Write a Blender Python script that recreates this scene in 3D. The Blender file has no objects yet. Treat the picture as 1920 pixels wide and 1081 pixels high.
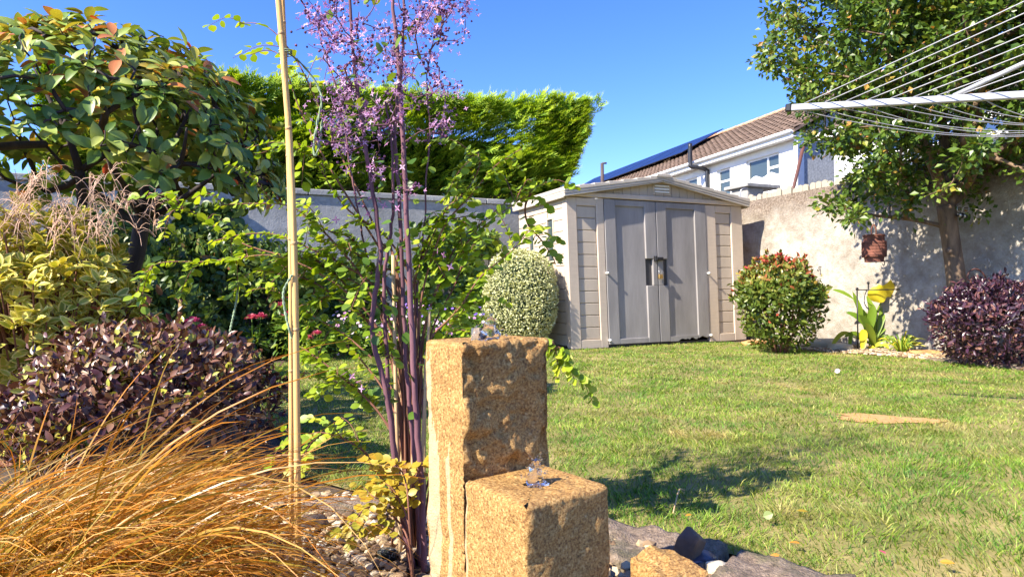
import bpy, bmesh, math, random
import numpy as np
from mathutils import Matrix, Vector

random.seed(11)
rng = np.random.default_rng(11)
SC = bpy.context.scene
COL = SC.collection

# ------------------------------------------------------------------ camera
FPX, PX0, PY0 = 1200.0, 960.0, 540.5
CAM = np.array([0.0, 0.0, 0.68])
PITCH, ROLL = math.radians(0.36), math.radians(0.7)
_F = np.array([0, math.cos(PITCH), math.sin(PITCH)])
_U0 = np.array([0, -math.sin(PITCH), math.cos(PITCH)])
_R0 = np.array([1.0, 0, 0])
_R = math.cos(ROLL) * _R0 - math.sin(ROLL) * _U0
_U = math.sin(ROLL) * _R0 + math.cos(ROLL) * _U0
cam = bpy.data.cameras.new('camera')
cam.sensor_width = 36.0
cam.lens = 36.0 * FPX / 1920.0
cam.clip_start = 0.05
cam.clip_end = 3000
camo = bpy.data.objects.new('camera', cam)
COL.objects.link(camo)
camo.matrix_world = Matrix(((_R[0], _U[0], -_F[0], CAM[0]), (_R[1], _U[1], -_F[1], CAM[1]),
                            (_R[2], _U[2], -_F[2], CAM[2]), (0, 0, 0, 1)))
SC.camera = camo

# ------------------------------------------------------------------ sky, sun, exposure
SUN_AZ = math.radians(54)      # behind the viewer, to the left
SUN_EL = math.radians(40)
S = np.array([-math.sin(SUN_AZ) * math.cos(SUN_EL), -math.cos(SUN_AZ) * math.cos(SUN_EL), math.sin(SUN_EL)])
world = bpy.data.worlds.new('World')
SC.world = world
world.use_nodes = True
wn = world.node_tree
sky = wn.nodes.new('ShaderNodeTexSky')
sky.sky_type = 'NISHITA'
sky.sun_disc = False
sky.sun_elevation = SUN_EL
sky.sun_rotation = math.radians(180) + SUN_AZ
sky.air_density = 1.0
sky.dust_density = 0.25
sky.ozone_density = 6.0
bg = wn.nodes['Background']
bg.inputs['Strength'].default_value = 0.15
hsv = wn.nodes.new('ShaderNodeHueSaturation')
hsv.inputs['Saturation'].default_value = 1.2
hsv.inputs['Hue'].default_value = 0.52
hsv.inputs['Value'].default_value = 0.88
wn.links.new(sky.outputs[0], hsv.inputs['Color'])
wn.links.new(hsv.outputs[0], bg.inputs['Color'])
sun = bpy.data.lights.new('sun', 'SUN')
sun.energy = 4.7
sun.angle = math.radians(0.55)
sun.color = (1.0, 0.91, 0.77)
suno = bpy.data.objects.new('sun', sun)
COL.objects.link(suno)
suno.rotation_euler = Vector(-S).to_track_quat('-Z', 'Y').to_euler()
vs = SC.view_settings
vs.view_transform = 'Standard'
vs.look = 'None'
vs.exposure = 1.45
vs.gamma = 1.0
SC.render.engine = 'CYCLES'
SC.cycles.use_denoising = True
SC.cycles.max_bounces = 7
SC.cycles.transparent_max_bounces = 8
SC.cycles.transmission_bounces = 6
SC.cycles.caustics_reflective = False
SC.cycles.caustics_refractive = False


# ------------------------------------------------------------------ helpers: places
def ray(px, py):
    return _F + _R * (px - PX0) / FPX - _U * (py - PY0) / FPX


def P(px, py, depth):
    d = ray(px, py)
    return CAM + d * (depth / d[1])


def G(px, py, z=0.0):
    d = ray(px, py)
    return CAM + d * ((z - CAM[2]) / d[2])


def project(p):
    q = p - CAM
    w = q @ _F
    w = np.where(w < 0.05, 0.05, w)
    return PX0 + FPX * (q @ _R) / w, PY0 - FPX * (q @ _U) / w, w


def nrm(a):
    return a / (np.linalg.norm(a, axis=-1, keepdims=True) + 1e-9)


def vnoise(p, seed=0):
    p = np.asarray(p, float)
    i = np.floor(p).astype(np.int64)
    f = p - i
    f = f * f * (3 - 2 * f)

    def h(a, b, c):
        n = (a * 374761393 + b * 668265263 + c * 1274126177 + seed * 144665) & 0xffffffff
        n = ((n ^ (n >> 13)) * 1274126177) & 0xffffffff
        n = n ^ (n >> 16)
        return (n & 0xffff) / 32767.5 - 1.0
    x, y, z = i[..., 0], i[..., 1], i[..., 2]
    r = 0
    for dx in (0, 1):
        for dy in (0, 1):
            for dz in (0, 1):
                w = (f[..., 0] if dx else 1 - f[..., 0]) * (f[..., 1] if dy else 1 - f[..., 1]) * (f[..., 2] if dz else 1 - f[..., 2])
                r = r + w * h(x + dx, y + dy, z + dz)
    return r


def fbm(p, octs=4, seed=0):
    r, a, s = 0, 1.0, 1.0
    for k in range(octs):
        r = r + a * vnoise(np.asarray(p) * s + 17.3 * k, seed + k)
        a *= 0.5
        s *= 2.03
    return r


# ------------------------------------------------------------------ helpers: materials
class NT:
    def __init__(self, name):
        self.m = bpy.data.materials.new(name)
        self.m.use_nodes = True
        self.t = self.m.node_tree
        self.t.nodes.clear()
        self.out = self.t.nodes.new('ShaderNodeOutputMaterial')

    def n(self, typ, **kw):
        nd = self.t.nodes.new('ShaderNode' + typ)
        for k, v in kw.items():
            if k.startswith('_'):
                setattr(nd, k[1:], v)
            else:
                self.set(nd, k.replace('__', ' '), v)
        return nd

    def set(self, nd, key, v):
        s = nd.inputs[int(key[1:])] if key[0] == 'i' and key[1:].isdigit() else nd.inputs[key]
        if isinstance(v, bpy.types.NodeSocket):
            self.t.links.new(v, s)
        else:
            if isinstance(v, (tuple, list)) and len(v) == 3 and s.type == 'RGBA':
                v = (*v, 1)
            s.default_value = v

    def ramp(self, fac, stops, interp='LINEAR'):
        r = self.t.nodes.new('ShaderNodeValToRGB')
        r.color_ramp.interpolation = interp
        e = r.color_ramp.elements
        while len(e) < len(stops):
            e.new(0.5)
        for el, (p, c) in zip(e, stops):
            el.position = p
            el.color = (*c, 1) if not isinstance(c, (int, float)) else (c, c, c, 1)
        self.t.links.new(fac, r.inputs[0])
        return r.outputs[0]

    def mix(self, fac, a, b, mode='MIX'):
        m = self.t.nodes.new('ShaderNodeMix')
        m.data_type = 'RGBA'
        m.blend_type = mode
        for s, v in ((m.inputs[0], fac), (m.inputs[6], a), (m.inputs[7], b)):
            if isinstance(v, bpy.types.NodeSocket):
                self.t.links.new(v, s)
            elif isinstance(v, (int, float)):
                s.default_value = v if s.type == 'VALUE' else (v, v, v, 1)
            else:
                s.default_value = (*v, 1)
        return m.outputs[2]

    def noise(self, scale, detail=4, rough=0.55, vec=None, dist=0.0):
        nd = self.n('TexNoise', Scale=scale, Detail=detail, Roughness=rough, Distortion=dist)
        if vec is not None:
            self.t.links.new(vec, nd.inputs['Vector'])
        return nd.outputs['Fac']

    def coord(self, which='Object', scale=(1, 1, 1)):
        c = self.t.nodes.new('ShaderNodeTexCoord')
        if scale == (1, 1, 1):
            return c.outputs[which]
        mp = self.t.nodes.new('ShaderNodeMapping')
        mp.inputs['Scale'].default_value = scale
        self.t.links.new(c.outputs[which], mp.inputs[0])
        return mp.outputs[0]

    def bump(self, h, strength=0.3, dist=0.01):
        return self.n('Bump', Height=h, Strength=strength, Distance=dist).outputs[0]

    def attr(self, name):
        a = self.t.nodes.new('ShaderNodeAttribute')
        a.attribute_name = name
        return a.outputs['Fac']

    def principled(self, **kw):
        p = self.n('BsdfPrincipled')
        for k, v in kw.items():
            self.set(p, k.replace('__', ' '), v)
        return p

    def done(self, shader):
        self.t.links.new(shader, self.out.inputs[0])
        return self.m


def leaf_mat(name, stops, rough=0.45, trans=0.3, margin=None, mstops=(0.55, 0.75), spec=0.4, tint=(1.25, 1.15, 0.45)):
    t = NT(name)
    c = t.ramp(t.attr('rnd'), stops)
    if margin is not None:
        f = t.ramp(t.attr('mar'), [(mstops[0], 0.0), (mstops[1], 1.0)])
        c = t.mix(f, c, margin)
    c = t.mix(t.ramp(t.noise(9, 2, vec=t.coord()), [(0.35, 0.0), (0.65, 0.35)]), c, t.mix(1.0, c, (0.75, 0.8, 0.55), 'MULTIPLY'))
    p = t.principled(Base__Color=c, Roughness=rough)
    p.inputs['Specular IOR Level'].default_value = spec
    tr = t.n('BsdfTranslucent', Color=t.mix(1.0, c, tint, 'MULTIPLY'))
    m = t.n('MixShader', i0=trans, i1=p.outputs[0], i2=tr.outputs[0])
    return t.done(m.outputs[0])


def plain_mat(name, color, rough=0.6, metal=0.0, var=0.15, scale=6.0, bump=0.0, bscale=60.0, spec=0.5, coat=0.0):
    t = NT(name)
    co = t.coord()
    dark = tuple(c * (1 - var) for c in color)
    light = tuple(min(1, c * (1 + var)) for c in color)
    c = t.ramp(t.noise(scale, 5, vec=co), [(0.3, dark), (0.7, light)])
    p = t.principled(Base__Color=c, Roughness=rough, Metallic=metal)
    p.inputs['Specular IOR Level'].default_value = spec
    p.inputs['Coat Weight'].default_value = coat
    if bump:
        t.set(p, 'Normal', t.bump(t.noise(bscale, 4, vec=co), bump, 0.004))
    return t.done(p.outputs[0])


def bark_mat(name, a, b, scale=18.0, stretch=0.25):
    t = NT(name)
    v = t.coord('Object', (1, 1, stretch))
    f = t.noise(scale, 6, 0.65, v, 0.6)
    c = t.ramp(f, [(0.3, a), (0.7, b)])
    p = t.principled(Base__Color=c, Roughness=0.85, Normal=t.bump(f, 0.6, 0.01))
    return t.done(p.outputs[0])


# ------------------------------------------------------------------ helpers: meshes
def mesh_data(name, V, Fs, attrs=None, smooth=False):
    V = np.asarray(V, np.float32).reshape(-1, 3)
    me = bpy.data.meshes.new(name)
    me.vertices.add(len(V))
    me.vertices.foreach_set('co', V.ravel())
    Fs = [np.asarray(f, np.int32) for f in Fs if len(f)]
    loops = np.concatenate([f.ravel() for f in Fs])
    tot = np.concatenate([np.full(len(f), f.shape[1], np.int32) for f in Fs])
    start = np.concatenate([[0], np.cumsum(tot)[:-1]]).astype(np.int32)
    me.loops.add(len(loops))
    me.loops.foreach_set('vertex_index', loops)
    me.polygons.add(len(tot))
    me.polygons.foreach_set('loop_start', start)
    me.polygons.foreach_set('loop_total', tot)
    me.polygons.foreach_set('use_smooth', np.full(len(tot), bool(smooth)))
    for k, a in (attrs or {}).items():
        at = me.attributes.new(k, 'FLOAT', 'POINT')
        at.data.foreach_set('value', np.asarray(a, np.float32))
    me.update(calc_edges=True)
    me.validate()
    return me


def ploc(o):
    p = Vector((0, 0, 0))
    while o is not None:
        p += o.location
        o = o.parent
    return p


def link(name, me, mat=None, parent=None, kind=None):
    o = bpy.data.objects.new(name, me)
    if mat is not None and not me.materials:
        me.materials.append(mat)
    COL.objects.link(o)
    if parent is not None:
        o.parent = parent
        o.location = -ploc(parent)
    if kind:
        o['kind'] = kind
    return o


def thing(name, label, cat, loc=(0, 0, 0), group=None):
    o = bpy.data.objects.new(name, None)
    o.empty_display_size = 0.1
    COL.objects.link(o)
    o.location = Vector([float(v) for v in loc])
    o['label'] = label
    o['category'] = cat
    if group:
        o['group'] = group
    return o


def tag(o, label, cat, group=None):
    o['label'] = label
    o['category'] = cat
    if group:
        o['group'] = group
    return o


class MB:
    def __init__(self):
        self.V, self.F, self.A, self.n = [], [], {}, 0

    def add(self, V, F, **attrs):
        V = np.asarray(V, float).reshape(-1, 3)
        for f in (F if isinstance(F, list) and len(F) and isinstance(F[0], np.ndarray) else [np.asarray(F)]):
            self.F.append(f + self.n)
        self.V.append(V)
        self.n += len(V)
        for k in ('rnd', 'mar'):
            a = attrs.get(k, 0.5)
            self.A.setdefault(k, []).append(np.broadcast_to(np.asarray(a, float), (len(V),)))
        return self

    def tube(self, pts, rad, sides=6, cap=True, **attrs):
        V, F = tube(pts, rad, sides, cap)
        return self.add(V, F, **attrs)

    def bm(self, bm, M=None):
        bm.verts.index_update()
        V = np.array([v.co[:] for v in bm.verts])
        if M is not None:
            V = V @ M[:3, :3].T + M[:3, 3]
        by = {}
        for f in bm.faces:
            by.setdefault(len(f.verts), []).append([v.index for v in f.verts])
        self.add(V, [np.array(x) for x in by.values()])
        bm.free()
        return self

    def data(self, name, smooth=False):
        return mesh_data(name, np.concatenate(self.V), self.F, {k: np.concatenate(a) for k, a in self.A.items()}, smooth)

    def build(self, name, mat, parent=None, smooth=False, kind=None):
        return link(name, self.data(name, smooth), mat, parent, kind)


def tube(pts, rad, sides=6, cap=True):
    pts = np.asarray(pts, float)
    n = len(pts)
    rad = np.broadcast_to(np.asarray(rad, float), (n,)) if np.ndim(rad) <= 1 and np.size(rad) in (1, n) else np.interp(np.linspace(0, 1, n), np.linspace(0, 1, len(rad)), rad)
    T = nrm(np.gradient(pts, axis=0))
    ref = np.array([0.31, 0.17, 0.93])
    if abs(T[0] @ ref) > 0.9:
        ref = np.array([0.93, 0.3, 0.1])
    a = nrm(np.cross(T[0], ref))
    ang = np.arange(sides) * 2 * math.pi / sides
    V = np.zeros((n, sides, 3))
    for i in range(n):
        a = nrm(a - T[i] * (a @ T[i]))
        b = np.cross(T[i], a)
        V[i] = pts[i] + rad[i] * (np.cos(ang)[:, None] * a + np.sin(ang)[:, None] * b)
    i, j = np.meshgrid(np.arange(n - 1), np.arange(sides), indexing='ij')
    j2 = (j + 1) % sides
    Q = np.stack([i * sides + j, i * sides + j2, (i + 1) * sides + j2, (i + 1) * sides + j], -1).reshape(-1, 4)
    F = [Q]
    V = V.reshape(-1, 3)
    if cap:
        V = np.concatenate([V, pts[:1], pts[-1:]])
        k = np.arange(sides)
        k2 = (k + 1) % sides
        F.append(np.concatenate([np.stack([k2, k, np.full(sides, n * sides)], -1),
                                 np.stack([(n - 1) * sides + k, (n - 1) * sides + k2, np.full(sides, n * sides + 1)], -1)]))
    return V, F


def smooth_path(pts, n=12):
    pts = np.asarray(pts, float)
    if len(pts) < 3:
        return pts[0] + (pts[-1] - pts[0]) * np.linspace(0, 1, n)[:, None]
    q = np.concatenate([[2 * pts[0] - pts[1]], pts, [2 * pts[-1] - pts[-2]]])
    out = []
    for t in np.linspace(0, len(pts) - 1 - 1e-6, n):
        i = int(t)
        u = t - i
        a, b, c, d = q[i], q[i + 1], q[i + 2], q[i + 3]
        out.append(0.5 * ((2 * b) + (c - a) * u + (2 * a - 5 * b + 4 * c - d) * u * u + (3 * b - a - 3 * c + d) * u ** 3))
    return np.array(out)


def box_bm(x0, x1, y0, y1, z0, z1, bevel=0.0, seg=1):
    bm = bmesh.new()
    bmesh.ops.create_cube(bm, size=1.0)
    for v in bm.verts:
        v.co = Vector(((x0 + x1) / 2 + v.co.x * (x1 - x0), (y0 + y1) / 2 + v.co.y * (y1 - y0), (z0 + z1) / 2 + v.co.z * (z1 - z0)))
    if bevel:
        bmesh.ops.bevel(bm, geom=bm.edges[:], offset=bevel, segments=seg, affect='EDGES')
    return bm


def prism_bm(poly, y0, y1, bevel=0.0):
    """polygon in x,z extruded along y"""
    bm = bmesh.new()
    a = [bm.verts.new((p[0], y0, p[1])) for p in poly]
    b = [bm.verts.new((p[0], y1, p[1])) for p in poly]
    bm.faces.new(a)
    bm.faces.new(b[::-1])
    n = len(poly)
    for i in range(n):
        bm.faces.new((a[i], b[i], b[(i + 1) % n], a[(i + 1) % n]))
    bmesh.ops.recalc_face_normals(bm, faces=bm.faces[:])
    if bevel:
        bmesh.ops.bevel(bm, geom=bm.edges[:], offset=bevel, segments=1, affect='EDGES')
    return bm


def frame_matrix(o, ax, ay=None, az=(0, 0, 1)):
    M = np.eye(4)
    M[:3, 0] = ax
    M[:3, 2] = az
    M[:3, 1] = ay if ay is not None else np.cross(az, ax)
    M[:3, 3] = o
    return M


# ------------------------------------------------------------------ helpers: leaves
class T_:
    def __init__(self, v, faces, mar=None):
        self.v = np.array(v, float)
        by = {}
        for f in faces:
            by.setdefault(len(f), []).append(f)
        self.f = [np.array(x) for x in by.values()]
        self.mar = np.array(mar if mar is not None else [1.0] * len(v), float)
        self.smooth = False


def leaf_template(w1=0.22, w2=0.2, fold=0.08, curl=0.12, y1=0.35, y2=0.7):
    v = [(0, 0, 0), (-w1, y1, fold), (-w2, y2, fold - curl * 0.4), (0, 1, -curl), (w2, y2, fold - curl * 0.4), (w1, y1, fold), (0, y1, 0), (0, y2, -curl * 0.4)]
    f = [(0, 6, 1), (0, 5, 6), (1, 6, 7, 2), (6, 5, 4, 7), (2, 7, 3), (7, 4, 3)]
    return T_(v, f, [0.6, 1, 1, 1, 1, 1, 0, 0])


def leaf_curve(n=5, w=0.22, peak=0.45, fold=0.25, curl=0.18, tipw=1.0):
    """smooth leaf blade: rows across a folded, drooping midrib"""
    v, mar, f = [(0, 0, 0)], [0.5], []
    for i in range(1, n):
        y = i / n
        ww = w * (math.sin(math.pi * y ** (math.log(0.5) / math.log(peak)))) ** (0.75 if tipw == 1.0 else tipw)
        z = -curl * y * y
        v += [(-ww, y, z + fold * ww), (0, y, z), (ww, y, z + fold * ww)]
        mar += [1, 0, 1]
    v.append((0, 1, -curl))
    mar.append(1)
    f += [(0, 2, 1), (0, 3, 2)]
    for i in range(n - 2):
        a = 1 + 3 * i
        f += [(a, a + 1, a + 4, a + 3), (a + 1, a + 2, a + 5, a + 4)]
    a = 1 + 3 * (n - 2)
    f += [(a, a + 1, a + 3), (a + 1, a + 2, a + 3)]
    t = T_(v, f, mar)
    t.smooth = True
    return t


LEAF = leaf_curve()
ROUND = leaf_curve(4, 0.4, 0.5, 0.15, 0.1, 0.55)
NARROW = leaf_template(0.11, 0.1, 0.05, 0.15)
DIAM = T_([(0, 0, 0), (-0.3, 0.5, 0.1), (0, 1, -0.05), (0.3, 0.5, 0.1)], [(0, 3, 2), (0, 2, 1)], [0.3, 1, 1, 1])
_sv, _sf = [], []
for _y, _l, _s in [(0.0, 1.0, 0), (0.12, 0.55, 1), (0.16, 0.55, -1), (0.34, 0.5, 1), (0.38, 0.5, -1), (0.56, 0.4, 1), (0.6, 0.38, -1)]:
    _a = _s * 0.75
    _d = np.array([math.sin(_a), math.cos(_a)])
    _p = np.array([-_d[1], _d[0]])
    _k = len(_sv)
    for _q in ((0, 0), (0.4, 0.055), (1, 0), (0.4, -0.055)):
        _xy = np.array([0, _y]) + _d * _q[0] * _l + _p * _q[1]
        _sv.append((_xy[0], _xy[1], 0.05 * _q[0] * (1 if _s else 0.4) - 0.25 * _xy[1] ** 2 * 0.4))
    _sf.append((_k, _k + 3, _k + 2, _k + 1))
SPRAY = T_(_sv, _sf, [v[1] for v in _sv])


def basis(d, n):
    d = nrm(d)
    s = nrm(np.cross(d, n))
    return s, d, np.cross(s, d)


def cloud_mesh(T, pos, d, n, size, rnd, wid=1.0):
    s, d, n2 = basis(d, n)
    size = np.broadcast_to(np.asarray(size, float), (len(pos),))
    wid = np.broadcast_to(np.asarray(wid, float), (len(pos),))
    k = len(T.v)
    V = pos[:, None, :] + size[:, None, None] * (T.v[None, :, 0, None] * wid[:, None, None] * s[:, None, :] + T.v[None, :, 1, None] * d[:, None, :] + T.v[None, :, 2, None] * n2[:, None, :])
    off = (np.arange(len(pos)) * k)[:, None, None]
    F = [(f[None] + off).reshape(-1, f.shape[1]) for f in T.f]
    return V.reshape(-1, 3), F, np.repeat(rnd, k), np.tile(T.mar, len(pos))


def foliage(parent, T, pos, d, n, size, mat, rnd=None, wid=1.0, singles=0, name='leaf', mass='foliage', bins=8):
    """leaves of one plant: those that show largest as objects of their own, the rest as one mass"""
    N = len(pos)
    size = np.broadcast_to(np.asarray(size, float), (N,)).copy()
    if rnd is None:
        rnd = rng.random(N)
    rest = np.ones(N, bool)
    if singles:
        x, y, w = project(pos + d * size[:, None] * 0.5)
        inside = (x > -20) & (x < 1940) & (y > -20) & (y < 1100)
        order = np.argsort(w)
        cell = {}
        for i in order:
            if not inside[i]:
                continue
            key = (int(x[i] // 14), int(y[i] // 14))
            if key not in cell:
                cell[key] = i
        front = np.array(list(cell.values()), int)
        if len(front):
            front = front[np.argsort(-(size[front] / w[front]))][:singles]
            rest[front] = False
            s, dd, nn = basis(d[front], n[front])
            var = {}
            base = ploc(parent)
            for q, i in enumerate(front):
                b = min(bins - 1, int(rnd[i] * bins))
                if b not in var:
                    me = mesh_data(name, T.v * np.array([wid, 1, 1]), T.f, {'rnd': np.full(len(T.v), (b + 0.5) / bins), 'mar': T.mar}, T.smooth)
                    me.materials.append(mat)
                    var[b] = me
                o = bpy.data.objects.new(name, var[b])
                COL.objects.link(o)
                o.parent = parent
                z = size[i]
                m = np.eye(4)
                m[:3, 0], m[:3, 1], m[:3, 2] = s[q] * z, dd[q] * z, nn[q] * z
                m[:3, 3] = pos[i] - np.array(base)
                o.matrix_basis = Matrix(m.tolist())
    if rest.any():
        V, F, r, mr = cloud_mesh(T, pos[rest], d[rest], n[rest], size[rest], rnd[rest], wid)
        link(mass, mesh_data(mass, V, F, {'rnd': r, 'mar': mr}, T.smooth), mat, parent, 'stuff')


def rand_dir(N):
    return nrm(rng.normal(size=(N, 3)))


def skeleton(roots, targets, rtip, power=0.45, bend=0.12, pathcost=0.25, order_from=None):
    """connect targets to the nearest earlier branch; returns polylines with radii"""
    nodes, par, plen = [], [], []
    for line in roots:
        for i, p in enumerate(line):
            nodes.append(np.array(p))
            par.append(len(nodes) - 2 if i else -1)
            plen.append((plen[-1] + np.linalg.norm(nodes[-1] - nodes[-2])) if i else 0)
    nroot = len(nodes)
    o = nodes[0] if order_from is None else np.array(order_from)
    targets = sorted(targets, key=lambda t: np.linalg.norm(t - o))
    chains = []
    for t in targets:
        A = np.array(nodes)
        dist = np.linalg.norm(A - t, axis=1) + pathcost * np.array(plen)
        j = int(np.argmin(dist))
        a = nodes[j]
        L = np.linalg.norm(t - a)
        k = max(2, int(L / 0.12) + 1) if L < 1.2 else 8
        off = rng.normal(size=3) * bend * L
        idx = [j]
        for q in range(1, k + 1):
            u = q / k
            p = a + (t - a) * u + off * math.sin(math.pi * u) + np.array([0, 0, 0.06 * L * math.sin(math.pi * u)])
            nodes.append(p)
            par.append(idx[-1])
            plen.append(plen[idx[-1]] + L / k)
            idx.append(len(nodes) - 1)
        chains.append(idx)
    cnt = np.zeros(len(nodes))
    for c in chains:
        i = c[-1]
        while i >= 0:
            cnt[i] += 1
            i = par[i]
    out = []
    A = np.array(nodes)
    for c in chains:
        pts = A[c]
        r = rtip * np.maximum(cnt[c], 1) ** power
        r[0] = r[1]
        out.append((pts, r))
    return out


def branches(parent, sk, mat, thick, name='branch', mass='twigs', sides=5):
    mb = MB()
    for pts, r in sk:
        if r.max() > thick:
            MB().tube(pts, r, 7).build(name, mat, parent, True)
        else:
            mb.tube(pts, r, sides if r.max() > thick * 0.4 else 3, cap=False)
    if mb.n:
        mb.build(mass, mat, parent, True, 'stuff')


def dome_points(N, c, r, zmin, shell=0.25, lump=0.12, lfreq=2.5, seed=0):
    d = rand_dir(N * 2)
    d[:, 2] = np.where(rng.random(len(d)) < 0.5, np.abs(d[:, 2]), d[:, 2])
    k = 1 + lump * fbm(d * lfreq + seed * 7.7, 3, seed)
    q = 1 - np.abs(rng.normal(size=len(d))) * shell
    q = np.clip(q, 0.2, 1.06)
    p = np.array(c) + d * np.array(r) * (k * q)[:, None]
    keep = p[:, 2] > zmin
    return p[keep][:N], d[keep][:N], q[keep][:N]


def dome_shrub(name, label, c, r, N, T, size, mat, stem_mat, cat='shrub', singles=0, shell=0.2, lump=0.1, lfreq=2.5, up=0.3, wid=1.0, seed=0, rndf=None, zmin=0.03, group=None, spread=0.7, stems=9, shoots=60):
    base = np.array([c[0], c[1], 0.0])
    t = thing(name, label, cat, base, group)
    p, d, q = dome_points(N, c, r, zmin, shell, lump, lfreq, seed)
    if shoots:
        sd_ = rand_dir(shoots)
        sd_[:, 2] = np.abs(sd_[:, 2])
        k_ = 1 + lump * fbm(sd_ * lfreq + seed * 7.7, 3, seed)
        ln = rng.uniform(0.06, 0.2, shoots)
        tt = np.repeat(np.linspace(0, 1, 9)[None], shoots, 0).ravel()
        dd_ = np.repeat(sd_, 9, 0)
        pp_ = np.array(c) + dd_ * np.array(r) * (np.repeat(k_, 9) * (0.93 + np.repeat(ln, 9) * tt))[:, None] + rng.normal(size=(len(dd_), 3)) * 0.006 + np.array([0, 0, 1.0]) * (np.repeat(ln, 9) * tt * 0.25)[:, None]
        p, d, q = np.concatenate([p, pp_]), np.concatenate([d, dd_]), np.concatenate([q, np.ones(len(dd_))])
    n = nrm(d / np.array(r) * min(r))
    dirs = nrm(n * 0.6 + rand_dir(len(p)) * spread + np.array([0, 0, up]))
    nor = nrm(n + rand_dir(len(p)) * 0.6)
    rnd = rng.random(len(p)) if rndf is None else rndf(p, d, q)
    sz = size * (0.7 + 0.6 * rng.random(len(p)))
    foliage(t, T, p, dirs, nor, sz, mat, np.clip(rnd, 0, 0.999), wid, singles)
    mb = MB()
    for k in range(stems):
        a = rng.random() * 6.28
        e = np.array(c) + np.array([math.cos(a) * r[0] * 0.55, math.sin(a) * r[1] * 0.55, r[2] * (0.1 + 0.6 * rng.random())])
        b = base + np.array([math.cos(a) * 0.06, math.sin(a) * 0.06, 0])
        mb.tube(smooth_path([b, (b + e) / 2 + rng.normal(size=3) * 0.03, e], 6), [0.014, 0.005], 5)
    mb.build('stems', stem_mat, t, True, 'stuff')
    return t


def rock_bm(w, d, h, seed=0, n=26, pw=0.75):
    r = random.Random(seed)
    bm = bmesh.new()
    for _ in range(n):
        v = Vector((r.uniform(-1, 1), r.uniform(-1, 1), r.uniform(-1, 1)))
        m = max(abs(v.x), abs(v.y), abs(v.z))
        v = v / m * r.uniform(pw, 1.0)
        bm.verts.new((v.x * w / 2, v.y * d / 2, v.z * h / 2))
    res = bmesh.ops.convex_hull(bm, input=bm.verts[:])
    junk = [g for g in res['geom_interior'] + res['geom_unused'] if isinstance(g, bmesh.types.BMVert)]
    bmesh.ops.delete(bm, geom=list(set(junk)), context='VERTS')
    bmesh.ops.bevel(bm, geom=bm.edges[:], offset=min(w, d, h) * 0.06, segments=1, affect='EDGES')
    return bm


def place(bm, loc, rz=0.0, rx=0.0):
    M = Matrix.Translation(Vector([float(v) for v in loc])) @ Matrix.Rotation(rz, 4, 'Z') @ Matrix.Rotation(rx, 4, 'X')
    bm.transform(M)
    return bm


def in_poly(x, y, poly):
    inside = np.zeros(len(x), bool)
    n = len(poly)
    for i in range(n):
        x0, y0 = poly[i]
        x1, y1 = poly[(i + 1) % n]
        c = ((y0 > y) != (y1 > y)) & (x < (x1 - x0) * (y - y0) / (y1 - y0 + 1e-12) + x0)
        inside ^= c
    return inside


# ================================================================== materials
M = {}
t = NT('lawn_soil')
co = t.coord()
c = t.ramp(t.noise(3.0, 5, vec=co), [(0.3, (0.11, 0.12, 0.025)), (0.5, (0.21, 0.18, 0.05)), (0.72, (0.36, 0.28, 0.11))])
M['lawn'] = t.done(t.principled(Base__Color=c, Roughness=0.95, Normal=t.bump(t.noise(120, 4, vec=co), 0.5, 0.01)).outputs[0])

t = NT('soil')
co = t.coord()
c = t.ramp(t.noise(14, 6, 0.7, co), [(0.3, (0.03, 0.02, 0.013)), (0.6, (0.09, 0.06, 0.038)), (0.8, (0.18, 0.125, 0.075))])
M['soil'] = t.done(t.principled(Base__Color=c, Roughness=0.95, Normal=t.bump(t.noise(40, 5, vec=co), 0.7, 0.02)).outputs[0])

t = NT('gravel_ground')
co = t.coord()
c = t.ramp(t.noise(35, 5, 0.7, co), [(0.3, (0.1, 0.06, 0.035)), (0.6, (0.32, 0.2, 0.11)), (0.8, (0.45, 0.32, 0.2))])
M['gravelbed'] = t.done(t.principled(Base__Color=c, Roughness=0.9, Normal=t.bump(t.noise(60, 4, vec=co), 0.6, 0.02)).outputs[0])

t = NT('bare_sand')
co = t.coord()
c = t.ramp(t.noise(25, 5, 0.7, co), [(0.3, (0.4, 0.2, 0.07)), (0.7, (0.56, 0.32, 0.12))])
M['sand'] = t.done(t.principled(Base__Color=c, Roughness=0.95, Normal=t.bump(t.noise(90, 4, vec=co), 0.6, 0.01)).outputs[0])

# grass blades: green with dry straw in patches
t = NT('grass_blade')
co = t.coord()
green = t.ramp(t.attr('rnd'), [(0.0, (0.075, 0.16, 0.014)), (0.5, (0.17, 0.305, 0.022)), (0.85, (0.31, 0.42, 0.05)), (1.0, (0.54, 0.5, 0.14))])
straw = t.ramp(t.attr('rnd'), [(0.0, (0.24, 0.21, 0.06)), (0.6, (0.5, 0.41, 0.15)), (1.0, (0.66, 0.54, 0.27))])
dry = t.mix(1.0, t.ramp(t.noise(1.6, 4, 0.6, co), [(0.48, 0.0), (0.68, 0.75)]), t.ramp(t.noise(9, 3, 0.6, co), [(0.4, 0.15), (0.65, 1.0)]), 'MULTIPLY')
dapple_shade = t.ramp(t.noise(2.1, 4, 0.6, t.coord('Object', (0.8, 1.3, 1))), [(0.46, 0.0), (0.6, 0.85)])  # darker green patches: dappled shade put into the blade colour
green = t.mix(dapple_shade, green, t.mix(1.0, green, (0.42, 0.68, 0.55), 'MULTIPLY'))
c = t.mix(dry, green, straw)
tan = t.ramp(t.noise(1.3, 5, 0.65, t.coord('Object', (1.3, 0.8, 1))), [(0.57, 0.0), (0.68, 0.75)])
c = t.mix(tan, c, t.ramp(t.attr('rnd'), [(0.0, (0.3, 0.2, 0.07)), (1.0, (0.62, 0.43, 0.2))]))
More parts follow.
